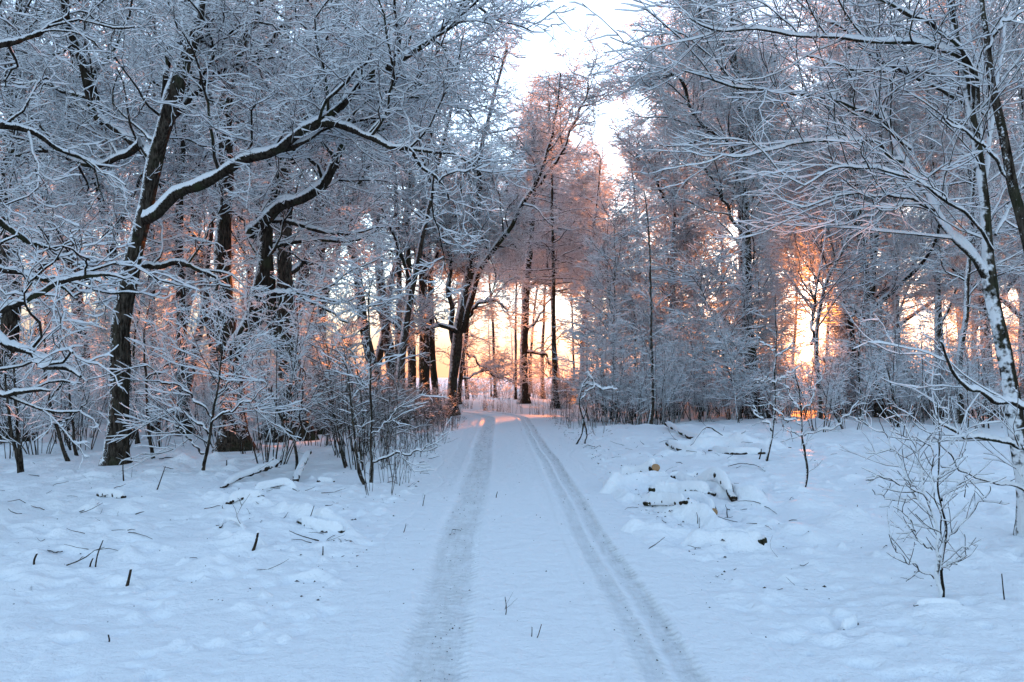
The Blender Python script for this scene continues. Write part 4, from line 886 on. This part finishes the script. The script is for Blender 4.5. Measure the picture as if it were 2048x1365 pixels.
def upright(label, a, b, w, name='stick', cat='stick', w2=None, seed=0, cap=.6, mid=None, twigs=0):
    rng = np.random.default_rng(seed + 400)
    g = gp(*a); Y = g[1]; z0 = hz(g[0], Y) if abs(g[0] - float(roadx(Y))) > 1.34 else 0.0
    base = np.array([g[0], Y, z0 - .03]); t = pt(b[0], b[1], Y); t[2] += z0
    pts = [base, (base + t) / 2 + rng.normal(size=3) * .006, t]
    if mid is not None: m = pt(mid[0], mid[1], Y); m[2] += z0; pts[1] = m
    w = w * .62 if w > 4 else w; r = w / 2 * Y / F; r2 = (w2 or w * .62) / 2 * Y / F
    P, R = resample(pts, [r, (r + r2) / 2, r2], 12); R *= 1 + rng.normal(size=12) * .06
    root = tag(empty(name, base), label, cat)
    V, Q, A = tubes(P[None] - base, R[None], 8, cap, .003, rng=rng)
    V[-8:] += rng.normal(size=(8, 3)) * R[-1] * np.array([.15, .15, .7])      # a splintered end
    n = len(V); V = np.vstack([V, P[-1] - base + [0, 0, R[-1] * .4]]); A = np.r_[A, 1]
    obj('stem', np_mesh(name + '_stem', V, Q, [M['log']], True, T=[(n, n - 8 + k, n - 8 + (k + 1) % 8) for k in range(8)], attr={'cap': A}), root)
    if w > 4:
        th = np.arange(9) / 9 * 6.283; rings = [(1.25, -.2), (1.5, .5), (1.15, 1.3), (.5, 1.9)]; c = P[-1] - base
        W = np.array([[c[0] + math.cos(t) * R[-1] * a * (1 + rng.normal() * .08), c[1] + math.sin(t) * R[-1] * a, c[2] + R[-1] * b] for a, b in rings for t in th] + [[c[0], c[1], c[2] + R[-1] * 2.1]])
        Qc = [(i * 9 + k, i * 9 + (k + 1) % 9, i * 9 + 9 + (k + 1) % 9, i * 9 + 9 + k) for i in range(3) for k in range(9)]
        obj('snow_cap', np_mesh(name + '_snow', W, Qc, [M['snow']], True, T=[(27 + k, 27 + (k + 1) % 9, 36) for k in range(9)]), root)
    if twigs:
        l1 = spawn(P[None] - base, R[None], rng, dens=twigs, t0=.35, t1=1, L=.2, ang=(30, 60), N=5, wig=.1, rk=.01, rmin=.0012, lmin=.03)
        if len(l1[0]): obj('twigs', crown_mesh(name + '_twigs', [(*l1, 1)], rng, ('limb', 'twig_bare'), capmin=.002), root)
    return root
UP = [('dark straight stick leaning right in the left foreground', (190, 1133), (206, 1080), 5), ('short stub beside the leaning straight stick', (179, 1133), (186, 1116), 6),
      ('thick broken stub leaning right below the leaning stick', (253, 1166), (262, 1133), 11), ('splintered stub poking up in the left clearing', (505, 1110), (516, 1076), 10),
      ('thin lone stick near the track on the left', (645, 1114), (646, 1097), 3), ('tiny brown stub at the bottom left', (216, 1273), (217, 1258), 6),
      ('thin twig between the two ruts, the nearer upright one', (1010, 1230), (1010, 1194), 2), ('left one of two tiny twigs low between the ruts', (1062, 1273), (1064, 1255), 2.2),
      ('right, slanting one of two tiny twigs low between the ruts', (1071, 1274), (1083, 1249), 2.2), ('thin bent twig at the lower right edge', (2010, 1222), (2004, 1170), 3),
      ('short twig tilted right near the bottom right edge', (1838, 1352), (1846, 1340), 3.5), ('small twig in the track far up between the ruts', (992, 996), (995, 984), 2),
      ('brown twig standing before the buried heap', (1456, 1040), (1454, 1022), 2.5), ('small stump left of the fallen branch', (452, 958), (453, 946), 5),
      ('crooked dark stub below the left heap of humps', (68, 1140), (74, 1118), 8), ('slim twig right of the long low log', (1716, 1032), (1715, 1018), 2),
      ('short dark stick lying near the right rut', (1165, 962), (1174, 968), 5), ('leaning twig left of the thin young tree', (1518, 925), (1523, 905), 3)]
for i, (lb, a, b, w) in enumerate(UP): upright(lb, a, b, w, seed=i)
for i, (lb, a, b, w, tw) in enumerate([('tall dry weed in front of the nearest big trunk', (247, 990), (247, 930), 3, 14), ('branching dry weed in the left clearing', (312, 1012), (330, 965), 3, 10), ('dry weed with side twigs left of the track', (616, 1062), (628, 1030), 2.5, 6),
                                      ('small dry weed between the ruts low in the picture', (1006, 1218), (1012, 1200), 1.5, 30), ('dry weed by the rut on the left', (805, 1065), (812, 1048), 2, 10), ('dry weed in the right snow by the edge tree', (1928, 1010), (1932, 985), 2.5, 8),
                                      ('forked dry weed below the log heap', (1395, 1052), (1393, 1035), 2, 8), ('dry weed standing left of the track mid-way', (845, 1012), (850, 990), 2, 10)]):
    upright(lb, a, b, w, name='dry_weed', cat='weed', seed=50 + i, twigs=tw, w2=w * .4)
# bent twigs arching out of the snow
for i, (lb, pts) in enumerate([('long thin twig arching over the left of the brush heap', [(1364, 912, 3, 0), (1385, 905, 3, .12), (1415, 900, 3, .2), (1445, 897, 2, .2)]), ('thin arched twig lying on the snow right of the brush heap', [(1456, 940, 3, .02), (1480, 940, 3, .05), (1510, 943, 3, .04), (1530, 949, 2, 0)]),
                               ('thin curved twig lying by the left rut', [(900, 1068, 2.5, .01), (910, 1060, 2.5, .02), (922, 1060, 2, .01)]), ('brown stick lying flat on the far left', [(95, 1112, 4, .01), (110, 1113, 4, .01), (125, 1113, 3, .01)]),
                               ('thin stick lying right of the nearest big trunk', [(318, 936, 3, .01), (340, 934, 3, .02), (362, 938, 2, .01)])]):
    lying('twig', lb, 'twig', pts, 0, sink=0, seed=60 + i, mat='limb')

# dark bits of soil, bark and leaf scattered over ruts and verges
def fallen_twigs():
    r = np.random.default_rng(18); P, R = [], []
    for q in range(400):
        y = 6 + 22 * r.random() ** 1.1
        hp = gp(*((r.uniform(1210, 1540), r.uniform(960, 1100)), (r.uniform(1320, 1590), r.uniform(885, 925)), (r.uniform(430, 690), r.uniform(980, 1110)), (r.uniform(40, 300), r.uniform(960, 1170)))[q % 4]) if q > 290 else None
        s_ = -1 if r.random() < .6 else 1; x = float(roadx(y)) + s_ * (1.5 + abs(r.normal()) * (1.0 if q % 2 else 3.5))
        if hp is not None: x, y = hp[0], hp[1]
        L = r.uniform(.08, .38); a = r.uniform(0, 6.28); e = r.uniform(-.05, .25)
        D = np.array([math.cos(a), math.sin(a), e]); p = [np.array([x, y, hz(x, y) + .001])]
        for _ in range(4): D = nrm(D + r.normal(size=3) * .18); p.append(p[-1] + D * L / 4)
        P.append(p); R.append(np.linspace(1, .5, 5) * r.uniform(.0015, .0045) * (1 + y * .02))
    V, Q, A = tubes(np.array(P), np.array(R), 4, .8, .001, rng=r)
    tag(obj('fallen_twigs', np_mesh('fallen_twigs', V, Q, [M['log']], False, attr={'cap': A})), 'small dark twigs strewn over the snow on both sides', kind='stuff')
fallen_twigs()
def litter():
    r = np.random.default_rng(8); V, Tt = [], []
    def bit(x, y, s):
        z = hz(x, y) if abs(x - float(roadx(y))) > 1.4 else None
        if z is None:
            jy = int(np.searchsorted(ry, y)); ju = int(np.clip(np.searchsorted(ru, x - float(roadx(y))), 0, nx2 - 1)); z = float(RH[min(jy, ny2 - 1), ju])
        b = len(V)
        for q in range(4):
            a = q * 1.57 + r.uniform(-.5, .5); V.append((x + math.cos(a) * s * r.uniform(.5, 1.3), y + math.sin(a) * s * r.uniform(.5, 1.3), z - .003 + r.uniform(0, .2) * s))
        V.append((x + r.normal() * s * .2, y + r.normal() * s * .2, z + s * r.uniform(.3, .8)))
        for q in range(4): Tt.append((b + q, b + (q + 1) % 4, b + 4))
    for _ in range(620):
        y = 4.2 + 22 * r.random() ** 1.6; u = r.choice([-.66, -.66, -.66, .58, .77]) + r.normal() * .085; bit(float(roadx(y)) + u, y, r.uniform(.002, .007) * (1 + .04 * y))
    for _ in range(520):
        y = 6 + 30 * r.random() ** 1.1; s_ = r.choice([-1, 1]); bit(float(roadx(y)) + s_ * (1.5 + abs(r.normal()) * .4), y, r.uniform(.006, .018) * (1 + .02 * y))
    for _ in range(600):
        y = 5 + 19 * r.random(); x = r.uniform(-.62, .62) * y; bit(x, y, r.uniform(.004, .013))
    V = np.array(V)
    tag(obj('forest_litter', np_mesh('forest_litter', V, None, [M['soil']], False, T=Tt)), 'dark crumbs of soil, bark and leaf scattered over ruts and verges', kind='stuff')
litter()
